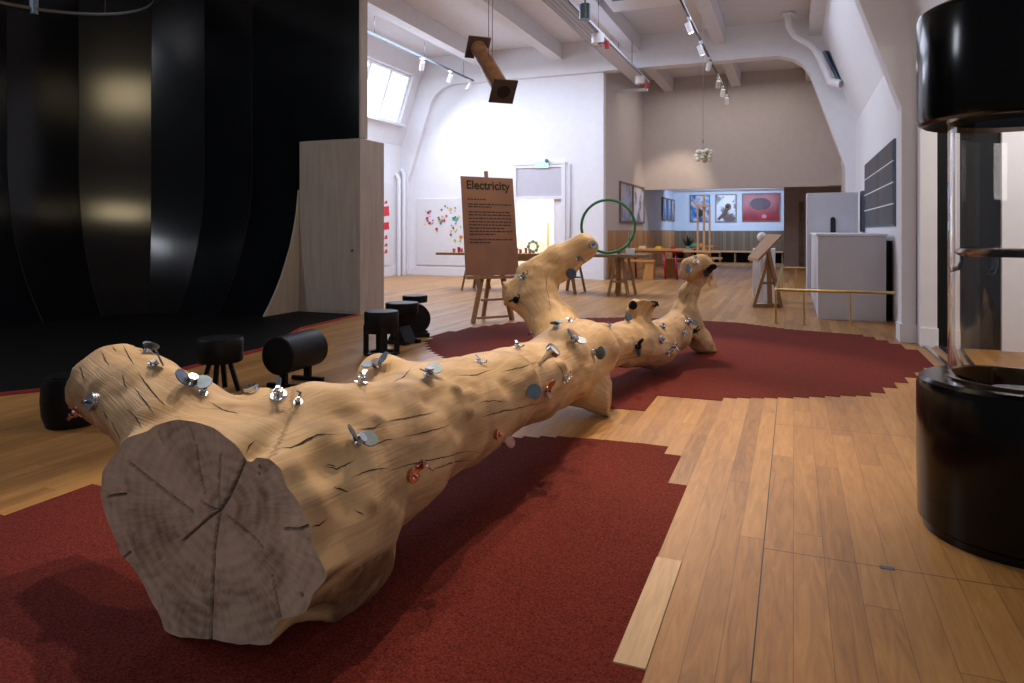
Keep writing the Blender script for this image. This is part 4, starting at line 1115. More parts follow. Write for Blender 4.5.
# ------------------------------------------------------------------ far workshop furniture
t = thing('work_table', 'timber work table with red legs in the alcove', 'table', (-3.1, 18.3, 0))
b = bm_(); box(b, (-.95, -.45, .72), (.75, .45, .77)); obj('table_top', b, M['wood_o'], t, .004)
b = bm_(); box(b, (-.9, -.43, .69), (.7, -.40, .72)); obj('apron', b, M['red'], t)
for x, y in ((.05, -.38), (.33, -.30), (-.85, .35), (.65, .38)):
    b = bm_(); cyl(b, (x, y, .70), (x+.04, y, 0), .03, .025, n=10); obj('leg', b, M['red'], t)
def bench(label, x, y, w, m, back=False):
    t = thing('timber_bench', label, 'bench', (x, y, 0), group='timber benches in the alcove')
    b = bm_(); box(b, (-w/2, -.18, .44), (w/2, .18, .49)); obj('seat', b, m, t, .004)
    for s in (-1, 1):
        b = bm_(); prism(b, [(s*(w/2-.05), 0), (s*(w/2-.30), 0), (s*(w/2-.22), .44), (s*(w/2-.02), .44)], 1, -.15, .15); obj('leg', b, m, t)
    return t
bench('orange timber bench left, before the red-legged table', -3.75, 17.75, 1.05, M['wood_o'])
bench('orange timber bench right, before the red-legged table', -2.55, 18.9, 1.25, M['wood_o'])
t = thing('end_stand', 'tall orange timber end panel stand right of the red-legged table', 'stand', (-2.08, 18.7, 0))
b = bm_(); box(b, (-.09, -.35, 0), (.07, .35, .80)); obj('panel', b, M['wood_o'], t, .01)
b = bm_(); box(b, (-.2, -.38, .80), (.2, .38, .84)); obj('top', b, M['wood_o'], t, .004)
items = [('yellow', (.75, .5, .03), -3.2, 18.05, .14), ('cream', (.75, .62, .4), -3.62, 18.1, .18), ('red', (.5, .02, .03), -2.85, 18.1, .1), ('green', (.05, .35, .18), -2.32, 18.3, .12), ('orange', (.8, .25, .06), -2.05, 18.5, .10), ('teal', (.05, .3, .35), -2.5, 18.35, .1)]
for i, (cn, cc, x, y, w) in enumerate(items):
    z = .771 if x < -2.4 else .841
    if x > -2.4: x = -2.2+.13*(i-4)
    m_ = mat(cn+'_paint_block', cc, .5)
    b = bm_(); box(b, (x-w/2, y-.12, z), (x+w/2, y+.12, z+.05)); box(b, (x-w/2+.02, y-.1, z+.05), (x+w/2-.02, y+.1, z+.065))
    single('craft_tray', b, m_, '%s craft tray lying on the alcove furniture' % cn, 'tray', 'craft trays in the alcove')
# wall bench at the back
t = thing('wall_bench', 'long dark bench running along the back wall under the wainscot', 'bench', (-2.4, 28.1, 0))
b = bm_(); box(b, (-1.95, -.32, .40), (2.05, .32, .45)); o = obj('seat', b, M['wood_l'], t)
for i in range(8):
    b = bm_(); x = -1.9+i*.56; box(b, (x-.03, -.25, 0), (x+.03, .3, .40)); obj('leg', b, M['wood_d'], t)
b = bm_(); box(b, (-1.9, .301, 0), (2.0, .35, .40)); obj('back_panel', b, M['black'], t)
# potted plant
pp = onY(688, 240, 24.0)
t = thing('potted_plant', 'small dark green and red potted plant on a stool at the back', 'plant', (pp.x, 24.0, 0))
b = bm_(); lathe(b, [(0, 0), (.16, 0), (.14, .5), (0, .5)], n=14); obj('stool_base', b, M['wood_d'], t)
b = bm_(); lathe(b, [(0, .5), (.10, .5), (.14, .68), (0, .68)], n=14); obj('pot', b, M['red'], t)
b = bm_(); rr = random.Random(2)
for i in range(26):
    a, e, l = rr.uniform(0, 6.28), rr.uniform(.5, 1.5), rr.uniform(.2, .42)
    q = Vector((math.cos(a)*math.cos(e), math.sin(a)*math.cos(e), math.sin(e)))*l+Vector((0, 0, .68)); w_ = Vector((-math.sin(a), math.cos(a), 0))*.04
    s_ = Vector((0, 0, .66)); mm = (s_+q)/2
    hexa(b, [s_, mm+w_, q, mm-w_], [p+Vector((0, 0, .006)) for p in (s_, mm+w_, q, mm-w_)])
M['leaf'] = mat('dark_leaf', (.03, .08, .04), .5); obj('foliage', b, M['leaf'], t)
# studio easel
e0 = FL(704, 287)
t = thing('studio_easel', 'empty pale wooden studio easel before the back room', 'easel', (e0.x, e0.y, 0), -TH*.3)
sc_ = 15.35/F
b = bm_(); box(b, (-.022, -.02, .35), (.022, .02, 2.02)); obj('mast', b, M['wood_l'], t)
for s in (-1, 1): b = bm_(); box(b, (s*.13-.018, -.05, .62), (s*.13+.018, -.02, 1.78)); obj('upright', b, M['wood_l'], t)
b = bm_(); box(b, (-.15, -.055, 1.75), (.15, -.02, 1.79)); obj('top_bar', b, M['wood_l'], t)
b = bm_(); box(b, (-.42, -.16, .76), (.40, -.02, .80)); obj('shelf', b, M['wood_l'], t)
b = bm_(); box(b, (-.02, -.12, .62), (.40, -.02, .66)); obj('lower_bar', b, M['wood_l'], t)
for s, x1, y1 in ((-1, -.28, 0), (1, .27, 0), (0, 0, .55)):
    b = bm_(); beam(b, (s*.08, .0, .75), (x1, y1, 0), .045, .03); obj('leg', b, M['wood_l'], t)
# lectern easel
l0 = FL(768, 307)
t = thing('reading_stand', 'timber slanted reading stand on an A-shaped frame by the brass rail', 'lectern', (l0.x, l0.y, 0), world=True)
q = [P(758, 259, 11.1), P(748, 257, 11.6), P(767, 234, 11.6), P(782, 234.5, 11.1)]
b = bm_(); hexa(b, q, [p-Vector((0, 0, .05)) for p in q]); obj('board', b, M['wood_t'], t)
def gz(px, py, D, z=None):
    p = P(px, py, D)
    if z is not None: p.z = z
    return p
for a_, c_ in ((gz(753, 300, 11.36, .0), P(768, 258, 11.36)), (gz(781, 300, 11.3, 0), P(768, 250, 11.3)), (gz(770, 300, 11.36, 0), P(768.5, 252, 11.36))):
    b = bm_(); beam(b, a_, c_, .075, .05); obj('leg', b, M['wood_t'], t)
b = bm_(); beam(b, gz(753, 300, 11.36, .03), gz(780, 300, 11.36, .03), .05, .05); obj('base_bar', b, M['wood_t'], t)
b = bm_(); beam(b, P(760, 283, 11.36), P(774, 283, 11.36), .05, .04); obj('crossbar', b, M['wood_t'], t)
pl_ = onY(764, 290, 13.0)
b = bm_(); box(b, (pl_.x-.18, 12.85, 0), (pl_.x+.18, 13.2, .93)); single('white_plinth', b, M['white'], 'narrow white plinth standing behind the reading stand', 'plinth', bevel=.005)
b = bm_(); g0 = onY(762, 237, 12.4); box(b, (g0.x-.02, 12.38, 0), (g0.x+.02, 12.42, g0.z-.06)); sph(b, g0, .08); box(b, (g0.x-.1, 12.3, 0), (g0.x+.1, 12.5, .02)); single('globe_lamp', b, M['whiteplastic'], 'white ball on a thin stem behind the reading stand', 'globe')

# ------------------------------------------------------------------ white counters, rail and wall panel on the right
t = thing('display_counter', 'large pale grey closed counter box beside the right wall', 'counter', (.74, 12.7, 0), world=True)
b = bm_(); box(b, (.32, 10.72, 0), (1.17, 14.75, 1.17)); obj('body', b, M['boxgrey'], t, .004)
b = bm_(); box(b, (.30, 10.70, 1.17), (1.185, 14.77, 1.20)); obj('top', b, M['white'], t, .003)
t = thing('display_cabinet', 'taller pale cabinet with a dark rounded slot behind the counter', 'cabinet', (.69, 15.2, 0), world=True)
b = bm_(); box(b, (.24, 14.82, 0), (1.14, 15.6, 1.97)); obj('body', b, M['boxgrey'], t, .006)
q1, q2 = onY(833, 217, 14.81), onY(833, 240, 14.81)
b = bm_(); hw = .045; pts_ = [(q1.x+hw*math.cos(a), q1.z-hw+hw*math.sin(a)) for a in [PI*i/10 for i in range(11)]] + [(q1.x-hw, q2.z), (q1.x+hw, q2.z)]
prism(b, pts_, 1, 14.80, 14.819); o = obj('slot', b, M['blackmetal'], t)
b = bm_(); box(b, (1.2, 10.9, .02), (1.262, 13, 1.1)); single('gap_shade', b, M['black'], 'black sheet added for the shade in the gap between counter and wall', 'panel')  # black sheet put in to paint the gap's shade
t = thing('solar_panel', 'dark striped wall panel of four rows on the right wall', 'panel', (XR, 12.6, 1.30), world=True)
b = bm_(); box(b, (XR-.03, 10.55, 1.30), (XR-.001, 14.65, 2.47)); obj('back_board', b, M['steel_d'], t)
for i in range(4):
    b = bm_(); z = 1.325+i*.287; box(b, (XR-.036, 10.59, z), (XR-.03, 14.61, z+.27)); obj('cell_row', b, M['solar'], t)
for i in range(3):
    b = bm_(); z = 1.325+(i+1)*.287-.017; box(b, (XR-.040, 10.56, z), (XR-.03, 14.64, z+.017)); obj('dividing_strip', b, M['whiteplastic'], t)
b = bm_(); q = onX(863.5, 232, XR-.05); box(b, (XR-.06, 14.9, 1.22), (XR-.005, 15.3, 2.0)); single('wall_cabinet', b, M['steel_d'], 'narrow grey wall box left of the striped panel', 'box')
t = thing('brass_rail', 'low brass barrier rail around the pale counter', 'rail', (.4, 10.0, 0), world=True)
A_, B_, C_, E_ = Vector((-.22, 10.0, .45)), Vector((1.20, 10.08, .45)), Vector((-.22, 16.0, .45)), Vector((.24, 16.0, .45))
b = bm_(); tube(b, [B_, A_+Vector((.06, 0, 0)), A_+Vector((.018, .018, 0)), A_+Vector((0, .06, 0)), C_+Vector((0, -.06, 0)), C_+Vector((.018, -.018, 0)), C_+Vector((.06, 0, 0)), E_], .020, 8); obj('top_rail', b, M['brass'], t)
for x, y in ((-.22, 10.0), (.13, 10.02), (.69, 10.05), (-.22, 13.0), (-.22, 16.0), (.05, 16.0)):
    b = bm_(); cyl(b, (x, y, 0), (x, y, .44), .016, n=10); cyl(b, (x, y, 0), (x, y, .01), .035, n=12); obj('post', b, M['brass'], t)

# ------------------------------------------------------------------ wall pictures, board, posters, exit sign
A1 = art('blue_art', (.03, .22, .55), (.6, .5, .5), (.02, .08, .25), 3.5, 3)
A2 = art('pale_art', (.62, .64, .75), (.68, .66, .74), (.12, .09, .09), 2.2, 8)
A3 = art('red_art', (.30, .006, .02), (.36, .01, .03), (.24, .005, .02), 3, 5)
A4 = art('mirror_art', (.30, .33, .45), (.45, .25, .15), (.10, .12, .18), 2.4, 1)
def pic(label, px0, px1, py0, py1, m, Y=YB-.03, fr=M['wood_d'], group='framed pictures on the back wall', extra=None):
    a, c = onY(px0, py0, Y), onY(px1, py1, Y)
    t = thing('framed_picture', label, 'picture', (0, 0, 0), group=group); z0, z1 = c.z, a.z
    cx0 = (a.x+c.x)/2; t.location = (cx0, Y, z0); w, h = (c.x-a.x)/2, z1-z0
    b = bm_(); g = .035
    box(b, (-w, -.03, 0), (-w+g, .025, h)); box(b, (w-g, -.03, 0), (w, .025, h)); box(b, (-w+g, -.03, 0), (w-g, .025, g)); box(b, (-w+g, -.03, h-g), (w-g, .025, h)); obj('frame', b, fr, t)
    b = bm_(); box(b, (-w+g, -.012, g), (w-g, .02, h-g)); pp_ = obj('print', b, m, t)
    if extra: extra(pp_, w, h)
    return t
def dog(pp_, w, h):
    b = bm_(); sph(b, (-.08, -.013, h*.62), .16, (1.2, .04, .8)); tube(b, [(-.25, -.016, h*.8), (-.05, -.016, h*.6), (.1, -.016, h*.45)], .05, 8); o = obj('shape', b, mat('pinkish_grey', (.5, .38, .38), .6), pp_)
    b = bm_(); sph(b, (.02, -.02, h*.35), .12, (1, .04, 1.4)); obj('shape', b, M['sign_ink'], pp_)
def arm(pp_, w, h):
    b = bm_(); tube(b, [(-w+.1, -.014, .1), (-.05, -.014, h*.3), (.05, -.014, h*.5)], [.05, .06, .08], 8); sph(b, (.08, -.014, h*.55), .12, (1, .06, 1.1)); obj('shape', b, mat('brown_sepia', (.18, .10, .07), .7), pp_)
    b = bm_(); sph(b, (.06, -.022, h*.55), .06, (1, .06, 1)); obj('shape', b, M['sign_ink'], pp_)
def coin(pp_, w, h):
    b = bm_(); sph(b, (-.02, -.014, h*.62), .38, (1, .03, .62), 32, 16); o = obj('shape', b, mat('hatched_grey', (.13, .09, .11), .6, var=.9, scale=25, stretch=(1, 1, 4)), pp_)
    b = bm_(); sph(b, (.12, -.014, h*.18), .09, (1, .05, .9)); obj('shape', b, mat('pale_red', (.55, .25, .28), .6), pp_)
pic('blue framed picture on the back wall behind the studio easel', 690, 710, 195, 222, A1, extra=dog)
pic('pale framed picture of a dark bent shape between the blue and red ones', 715.5, 736.5, 194.5, 222, A2, extra=arm)
pic('wide red framed picture with a grey oval on the back wall', 742, 780, 193.5, 221.5, A3, extra=coin)
def sidepic(label, px0, px1, z0, z1, m, X=XREC+.001):
    y0, y1 = onX(px0, 200, X).y, onX(px1, 200, X).y
    t = thing('framed_picture', label, 'picture', (X, (y0+y1)/2, z0), group='framed pictures on the side wall'); w = (y1-y0)/2; h = z1-z0
    b = bm_(); g = .05
    box(b, (0, -w, 0), (.05, -w+g, h)); box(b, (0, w-g, 0), (.05, w, h)); box(b, (0, -w+g, 0), (.05, w-g, g)); box(b, (0, -w+g, h-g), (.05, w-g, h)); obj('frame', b, M['wood_d'], t)
    b = bm_(); box(b, (0, -w+g, g), (.03, w-g, h-g)); obj('print', b, m, t)
sidepic('tall glossy framed picture on the alcove side wall, nearer of the pair', 619, 631.5, 1.46, 2.6, A4)
sidepic('tall glossy framed picture on the alcove side wall, farther of the pair', 632, 643, 1.46, 2.6, A2)
sidepic('blue framed picture on the side wall of the back room, nearest of three', 661.5, 666, 1.6, 2.45, A1)
sidepic('dark blue framed picture on the side wall of the back room, middle of three', 666.8, 670, 1.6, 2.45, A1)
sidepic('pale framed picture on the side wall of the back room, last of three', 670.8, 673.6, 1.6, 2.45, A2)
# whiteboard with coloured magnets
yb = YW-.001
a, c = onY(417, 200, yb), onY(500, 264, yb)
wb = thing('activity_board', 'large white board scattered with coloured dots on the end wall', 'board', (a.x, yb, .28), world=True)
b = bm_(); box(b, (a.x, yb-.03, .28), (c.x, yb-.0, 2.12)); obj('panel', b, M['whiteplastic'], wb, .004)
dc = {'r': (.65, .02, .04), 'b': (.04, .2, .55), 'g': (.03, .35, .15), 'y': (.8, .55, .05), 'p': (.5, .04, .2), 'o': (.75, .2, .03), 'l': (.4, .6, .08), 't': (.1, .45, .6), 'v': (.25, .03, .2)}
for k, v in dc.items(): M['dot'+k] = mat('dot_'+k, v, .5)
cname = {'r': 'red', 'b': 'blue', 'g': 'green', 'y': 'yellow', 'p': 'magenta', 'o': 'orange', 'l': 'lime', 't': 'turquoise', 'v': 'plum'}
sx_, sy_ = 70/797., 60/683.
dots = [(325,257,'r',17),(347,240,'b',11),(311,323,'r',17),(317,352,'b',12),(339,377,'r',16),(342,300,'t',7),(375,345,'p',9),(370,378,'v',7),(418,443,'r',16),(428,468,'l',9),(440,315,'b',12),(448,335,'r',13),(452,357,'l',15),(470,335,'y',12),(483,300,'y',12),(488,348,'b',11),(507,350,'r',12),(465,383,'b',11),(470,365,'v',9),(505,330,'o',9),(476,225,'p',12),(515,182,'g',10),(541,203,'p',6),(530,295,'p',13),(578,217,'y',17),(630,204,'g',9),(626,238,'p',5),(580,262,'p',6),(612,325,'g',18),(640,345,'t',16),(632,308,'b',11),(655,325,'t',13),(665,302,'y',15),(636,382,'p',9),(590,405,'t',9),(608,432,'v',12),(582,466,'y',11),(645,450,'y',11),(628,472,'l',11),(581,507,'v',12),(625,573,'l',13),(695,535,'o',20),(685,577,'l',11),(690,415,'l',8),(285,390,'y',8),(292,240,'t',6)]
for i, (dx, dy, k, r) in enumerate(dots):
    p = onY(400+dx*sx_, 190+dy*sy_, yb-.03); rr_ = r*sx_/F*19.3*1.05
    b = bm_(); cyl(b, (p.x, yb-.031, p.z), (p.x, yb-.045, p.z), rr_, n=10)
    single('magnet', b, M['dot'+k], '%s round magnet sticking on the white activity board' % cname[k], 'magnet', '%s magnets on the activity board' % cname[k])
# posters on the left wall with red shapes
t = thing('wall_poster', 'white poster of red shapes on the left wall beyond the cupboard', 'poster', (XL+.001, 14.4, .3), world=True)
b = bm_(); box(b, (XL+.001, 13.0, .3), (XL+.03, 16.5, 2.5)); obj('sheet', b, M['whiteplastic'], t)
rr = random.Random(5)
for j, (zz, hh) in enumerate(((1.95, .10), (1.62, .28), (1.25, .22), (1.0, .12), (.80, .10), (.62, .12))):
    for y_ in (15.3, 15.75, 16.2):
        b = bm_(); w_ = .17 if hh > .15 else .08; s_ = rr.uniform(-.05, .05)
        prism(b, [(y_-w_, zz), (y_+w_, zz+.02), (y_+w_-.03, zz+hh), (y_-w_+.05, zz+hh-.03)], 0, XL+.03, XL+.036); obj('red_shape', b, M['dotr'], t)
# pipes in the far left corner
t = thing('wall_pipe', 'pair of white vertical pipes in the far left corner', 'pipe', (XL+.15, 16.4, 0), world=True)
for x, y, z1 in ((XL+.12, 16.72, 2.75), (XL+.14, 16.95, 2.9)):
    b = bm_(); tube(b, [(x, y, 0), (x, y, z1-.1), (x-.05, y, z1), (x-.10, y, z1+.02)], .055, 10); obj('pipe', b, M['white'], t)
ex = onY(542, 165, YW-.05)
t = thing('exit_sign', 'small green and white lit exit sign above the doorway', 'sign', (ex.x, YW, ex.z-.08))
b = bm_(); box(b, (-.2, -.06, 0), (.2, -.0, .19)); obj('housing', b, M['whiteplastic'], t)
M['exitgreen'] = emit('exit_green', (.35, .95, .65), 1.0)
b = bm_(); box(b, (-.17, -.066, .02), (.17, -.061, .17)); pn = obj('panel', b, M['exitgreen'], t)
b = bm_(); box(b, (-.12, -.069, .05), (-.05, -.067, .14)); prism(b, [(.13, .095), (.05, .14), (.05, .11), (-.02, .11), (-.02, .08), (.05, .08), (.05, .05)], 1, -.069, -.067); obj('arrow_symbol', b, M['whiteplastic'], pn)
cm = onY(547, 161, YW-.1)
b = bm_(); cyl(b, (cm.x, YW-.001, cm.z), (cm.x, YW-.12, cm.z), .03, n=10); sph(b, (cm.x, YW-.14, cm.z), .05); single('small_camera', b, M['steel_d'], 'small grey camera on the end wall above the exit sign', 'camera')
b = bm_(); p0 = onY(570, 200, YW-.03); cyl(b, (p0.x, YW-.03, .3), (p0.x, YW-.03, 2.95), .022, n=8); single('conduit', b, M['boxgrey'], 'thin vertical conduit on the end wall right of the doorway', 'pipe')

# ------------------------------------------------------------------ ceiling things
# cable trunking with devices
t = thing('cable_tray', 'long white perforated cable tray hanging below the ceiling beam', 'cable tray', (-3.58, 12.5, 5.0), world=True)
b = bm_(); xa, xb = -3.80, -3.42
box(b, (xa, 4.0, 5.0), (xb, 18.0, 5.012)); box(b, (xa, 4.0, 5.0), (xa+.012, 18.0, 5.07)); box(b, (xb-.012, 4.0, 5.0), (xb, 18.0, 5.07)); obj('tray', b, M['boxgrey'], t)
b = bm_()
for i in range(90):
    for j in range(4):
        y = 9.5+i*.05; x = xa+.05+j*.085; box(b, (x, y, 4.9985), (x+.05, y+.022, 4.9995))
o = obj('slot', b, M['steel_d'], t); o['kind'] = 'stuff'
for y in (7, 10, 13, 16):
    for x in (xa+.03, xb-.03): b = bm_(); cyl(b, (x, y, 5.07), (x, y, 5.6), .008, n=6); obj('hanger_rod', b, M['wire'], t)
for i, (px, py, lab) in enumerate(((598, 41, 'white ceiling device with a red sensor under the cable tray, nearer one'), (640, 82, 'white ceiling device with a red sensor at the far end of the cable tray'))):
    D_ = (4.86-H)*F/(HY-py); p = P(px, py, D_)
    t = thing('ceiling_sensor', lab, 'sensor', (p.x, p.y, 4.86), group='ceiling sensors')
    b = bm_(); cyl(b, (0, 0, -.05), (0, 0, .135), .12, n=20); obj('drum', b, M['whiteplastic'], t)
    b = bm_(); cyl(b, (.17, 0, -.16), (.17, 0, -.02), .05, n=14); beam(b, (.0, 0, -.06), (.17, 0, -.04), .03, .02); obj('red_sensor', b, M['red'], t)
b = bm_(); q = onY(622, 84, 19.0); box(b, (-4.439, 18.6, 4.95), (-3.6, 18.68, 5.03)); single('crossbar', b, M['white'], 'short white bar fixed behind the arch beam by the recess', 'bar')
# spotlight bracket near the tray
p = P(585, 12, 11.2)
t = thing('tray_fixture', 'grey cylindrical fitting fixed above the cable tray', 'fixture', (p.x, p.y, p.z))
b = bm_(); cyl(b, (0, 0, -.12), (0, 0, .12), .09, n=18); obj('housing', b, M['steel_d'], t)
b = bm_(); cyl(b, (0, 0, .12), (0, 0, 5.99-p.z), .015, n=8); obj('stem', b, M['wire'], t)
# air unit
t = thing('air_unit', 'boxy air conditioning unit under the ceiling at the top of the view', 'air unit', (-2.6, 12.5, 5.5), world=True)
b = bm_(); box(b, (-3.3, 10.8, 5.55), (-1.9, 13.6, 5.8)); obj('casing', b, M['whiteplastic'], t, .02)
b = bm_(); box(b, (-3.15, 10.85, 5.54), (-2.05, 12.9, 5.552)); obj('grille', b, M['steel_d'], t)
for x in (-3.2, -2.0): b = bm_(); cyl(b, (x, 12.2, 5.8), (x, 12.2, 6.0), .02, n=8); obj('hanger', b, M['wire'], t)
# light tracks with spotlights
def track(label, x, z, y0, y1):
    t = thing('light_track', label, 'light track', (x, (y0+y1)/2, z), world=True)
    b = bm_(); box(b, (x-.02, y0, z), (x+.02, y1, z+.04)); obj('rail', b, M['blackmetal'] if x > -3 else M['steel_d'], t)
    for i in range(4):
        y = y0+.6+(y1-y0-1.2)*i/3; b = bm_(); cyl(b, (x, y, z+.04), (x, y, 5.6 if x < -3 else 5.98), .006, n=6); obj('hanger', b, M['wire'], t)
track('dark lighting track running above the log', -1.80, 5.2, 3.0, 22.0)
track('grey lighting track along the left side', -7.9, 5.2, 9.5, 16.9)
def head(name_, label, loc, aim, grp, on=True):
    t = thing('track_spotlight', label, 'spotlight', loc, group=grp)
    aim = (Vector(aim)-Vector(loc)).normalized()
    b = bm_(); box(b, (-.03, -.07, -.04), (.03, .07, 0)); cyl(b, (0, 0, -.04), (0, 0, -.14), .012, n=8); obj('adapter', b, M['whiteplastic'], t)
    c0 = Vector((0, 0, -.18))
    b = bm_(); cyl(b, c0-aim*.09, c0+aim*.11, .055, n=18, caps=True); obj('lamp_body', b, M['whiteplastic'], t)
    b = bm_(); cyl(b, c0+aim*.108, c0+aim*.114, .042, n=16); obj('lens', b, M['bulb'] if on else M['steel_d'], t)
TG = 'spotlights on the dark track'
heads = [(702, 27, (0, 14, 0), 'nearest spotlight in view on the dark track', 1), (709, 50, (0, 17, 0), 'second nearest spotlight in view on the dark track', 1), (715, 66, (-4, 21, 0), 'third spotlight along the dark track', 0), (726, 84, (-3, 24, 0), 'fourth spotlight along the dark track', 0), (728, 93, (-2.6, 22, 1), 'fifth spotlight along the dark track, brightly lit', 1), (731, 101, (-2, 24, 1), 'farthest spotlight on the dark track', 0)]
for px, py, aim, lab, on in heads:
    D_ = (5.0-H)*F/(HY-py); p = P(px, py, D_); head('', lab, (-1.80, p.y, 5.2), aim, TG, on)
for px, lab in ((422, 'nearest spotlight on the grey left track'), (450, 'middle spotlight on the grey left track'), (469, 'farthest spotlight on the grey left track')):
    head('', lab, (-7.9, onX(px, 70, -7.9).y, 5.2), (-9.5, 16, 2), 'spotlights on the grey left track', False)
# hanging riveted square-ended tube
c1, c2 = P(478, 48, 8.4), P(503, 91, 7.6)
t = thing('hanging_tube', 'rusty brown tube with square end plates hanging from the ceiling', 'tube', (c1+c2)/2, world=True)
b = bm_(); cyl(b, c1, c2, .095, n=28); obj('tube', b, M['tin'], t)
dz = (c2-c1).normalized(); xx = dz.cross(Vector((0, 0, 1))).normalized(); yy = xx.cross(dz)
for c, s in ((c1, -1), (c2, 1)):
    b = bm_(); h_ = .138
    q = [c+xx*a*h_+yy*e*h_ for a, e in ((-1,-1),(1,-1),(1,1),(-1,1))]; hexa(b, q, [p+dz*s*.02 for p in q]); obj('end_plate', b, M['tin2'], t)
b = bm_(); cyl(b, c2+dz*.0205, c2+dz*.023, .075, n=24); obj('opening', b, M['sign_ink'], t)
mid = (c1+c2)/2
for k in (.45, .6):
    q = c1+(c2-c1)*k; b = bm_(); cyl(b, q+Vector((0, 0, .08)), Vector((q.x, q.y, ZC)), .004, n=5); obj('hanging_wire', b, M['wire'], t)
# coral like pendant
p = P(703, 155, 14.0)
t = thing('coral_pendant', 'cream coral-like lump hanging on a wire before the beige wall', 'pendant', p)
b = bm_(); rr = random.Random(11)
for i in range(26):
    a = rr.uniform(0, 6.28); r_ = rr.uniform(.05, .15); sph(b, (math.cos(a)*r_, math.sin(a)*r_*.6, rr.uniform(-.11, .08)), rr.uniform(.035, .065), u=8, v=6)
obj('lump', b, M['coral'], t)
b = bm_(); cyl(b, (0, 0, .1), (0, 0, ZC-p.z), .004, n=5); cyl(b, (0, 0, .24), (0, 0, .36), .012, n=6); obj('wire', b, M['wire'], t)
# drain pipe under the right slope
pp = [P(788, 15, 15.3), P(789, 26, 15.3), P(795, 36, 15.3), P(811, 45, 15.3), P(818, 53, 15.3), P(830, 82, 15.2), P(841, 84, 15.0)]
pp[0].z = ZC-.01
b = bm_(); tube(b, pp, .075, 12); cyl(b, pp[0]-Vector((0, 0, .05)), pp[0], .15, n=18); cyl(b, pp[-2], pp[-1], .09, n=12); cyl(b, mix(pp[4], pp[3], .1), mix(pp[4], pp[5], .12), .085, n=12)
single('drain_pipe', b, M['white'], 'bent white drain pipe under the right end of the arch beam', 'pipe')
b = bm_(); a, c = P(823, 52, 15.5), P(838, 82, 15.2); beam(b, a+Vector((.06, 0, 0)), c+Vector((.06, 0, 0)), .18, .06); single('louvre_strip', b, M['steel_d'], 'dark narrow louvre strip beside the bent drain pipe', 'louvre')

# ------------------------------------------------------------------ lights
def area(name, loc, target, size, power, col, size_y=None, spread=None):
    l = bpy.data.lights.new(name, 'AREA'); l.energy = power; l.color = col; l.size = size
    if size_y: l.shape = 'RECTANGLE'; l.size_y = size_y
    if spread: l.spread = spread
    o = bpy.data.objects.new(name, l); COL.objects.link(o); o.location = loc
    o.rotation_euler = (Vector(target)-Vector(loc)).to_track_quat('-Z', 'Y').to_euler(); return o
def spot(name, loc, target, power, col, angle, blend=.5, r=.05):
    l = bpy.data.lights.new(name, 'SPOT'); l.energy = power; l.color = col; l.spot_size = math.radians(angle); l.spot_blend = blend; l.shadow_soft_size = r
    o = bpy.data.objects.new(name, l); COL.objects.link(o); o.location = loc
    o.rotation_euler = (Vector(target)-Vector(loc)).to_track_quat('-Z', 'Y').to_euler(); return o
WARM = (1, .80, .58); COOL = (.74, .81, 1); PALE = (1, .93, .88)
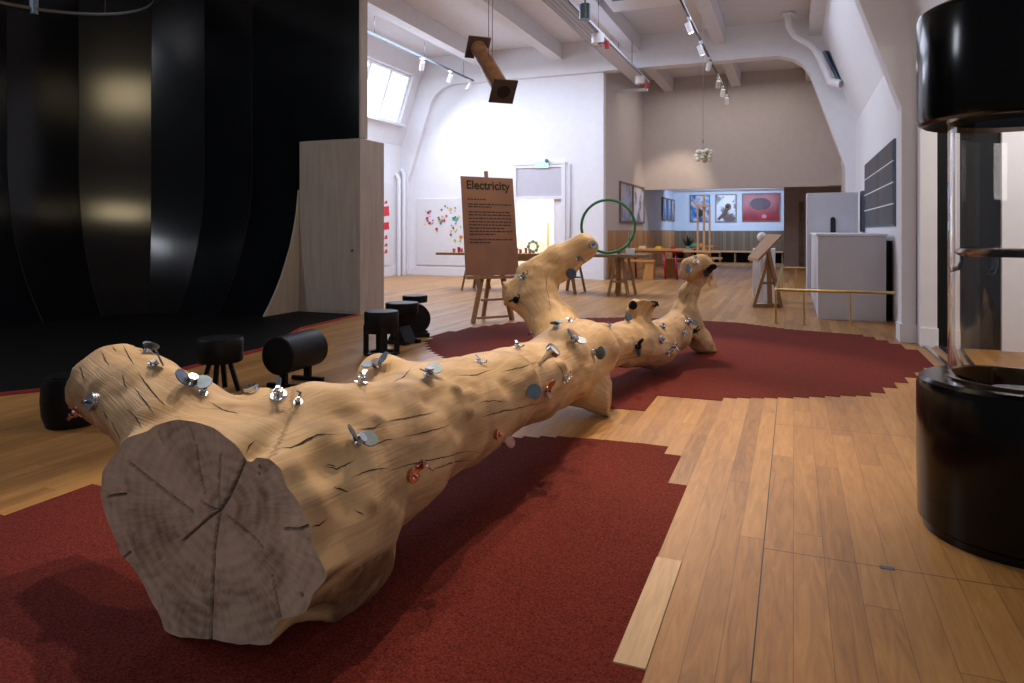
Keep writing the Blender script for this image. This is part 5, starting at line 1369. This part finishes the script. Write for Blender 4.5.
# window daylight and niche light, plus area fills with no source built
area('window_daylight', (-9.5, 14.7, 4.7), (-5, 13.0, 0), 3.6, 150, COOL, 1.2)
area('ceiling_fill', (-6.5, 13.5, 5.5), (-6.5, 13.5, 0), 5, 370, COOL, 4)  # added fill under the closed ceiling, brightens the left of the hall
area('ceiling_fill', (-1.6, 13.5, 5.5), (-1.6, 13.5, 0), 4, 110, COOL, 4)  # second added ceiling fill, for the right of the hall
area('recess_fill', (-1.8, 20.0, 5.4), (-1.8, 20.6, 0), 4, 55, PALE, 3)  # added fill brightening the recess, no roof opening above it
area('fill_behind', (2.5, -3.0, 2.6), (-1.5, 3.5, .6), 3, 70, (1, .94, .92), 2)  # added fill behind the camera, lifts the sawn log end
area('niche_light', (2.7, 7.2, 3.2), (2.7, 8.0, 0), 1, 45, PALE, .8)
area('left_fill', (-9.0, 2.1, 5.0), (-1, 3.6, .4), 1.0, 120, (.85, .90, 1), 1.6)  # added area lamp for drum highlights and log flank, no window stands here
area('wall_glint_fill', (-.4, 5.5, 5.35), (-9.7, 7.9, 3.2), 1.2, 60, (1, .80, .48), .8)  # added unseen lamp, placed to show as golden reflections in the black wall
spot('track_lamp', (-2.2, 3.9, 5.1), (-1.65, 2.3, .3), 420, WARM, 42)
spot('track_lamp', (-3.4, 3.6, 5.1), (-2.4, 2.1, .5), 260, PALE, 30)
spot('track_lamp', (-1.65, 6.5, 5.1), (-1.5, 4.6, .3), 430, WARM, 46)
spot('track_lamp', (-2.9, 5.2, 5.1), (-1.4, 3.4, .3), 280, WARM, 44)
spot('track_lamp', (-1.65, 9.0, 5.1), (-1.2, 6.4, .3), 700, WARM, 50)
spot('track_lamp', (1.0, 4.6, 5.1), (.55, 3.0, 0), 430, WARM, 52, .9)
spot('track_lamp', (-5.2, 5.0, 5.1), (s0.x, s0.y, 1.2), 260, WARM, 26, .6)  # extra spot off both tracks, added to brighten the sign
spot('track_lamp', (-2.4, 20.5, 5.0), (-3.9, 22.2, 1.2), 260, WARM, 60, .7)
area('back_room_daylight', (-2.2, 26.0, 2.6), (-2.2, 28.5, 1.3), 3, 115, (.58, .73, 1), .8)
area('passage_light', (-6.1, 18.2, 2.5), (-6.1, 18.3, 0), 1.2, 75, (1, .97, .9), .8)
spot('track_lamp', (-1.2, 5.6, 5.1), (-.45, 4.5, 0), 330, WARM, 34, .9)
# ------------------------------------------------------------------ camera
cam = bpy.data.cameras.new('camera'); co_ = bpy.data.objects.new('camera', cam); COL.objects.link(co_)
co_.location = (0, 0, H); co_.rotation_euler = (PI/2, 0, TH)
cam.sensor_width = 36; cam.lens = 36*F/1024; cam.shift_y = -(341.5-HY)/1024; cam.clip_end = 200
SC.camera = co_
SC.view_settings.view_transform = 'Standard'; SC.view_settings.look = 'None'; SC.view_settings.gamma = 1
SC.view_settings.use_curve_mapping = False; SC.view_settings.exposure = 0.0
for o in list(SC.objects):
    if '_w' in o: del o['_w']
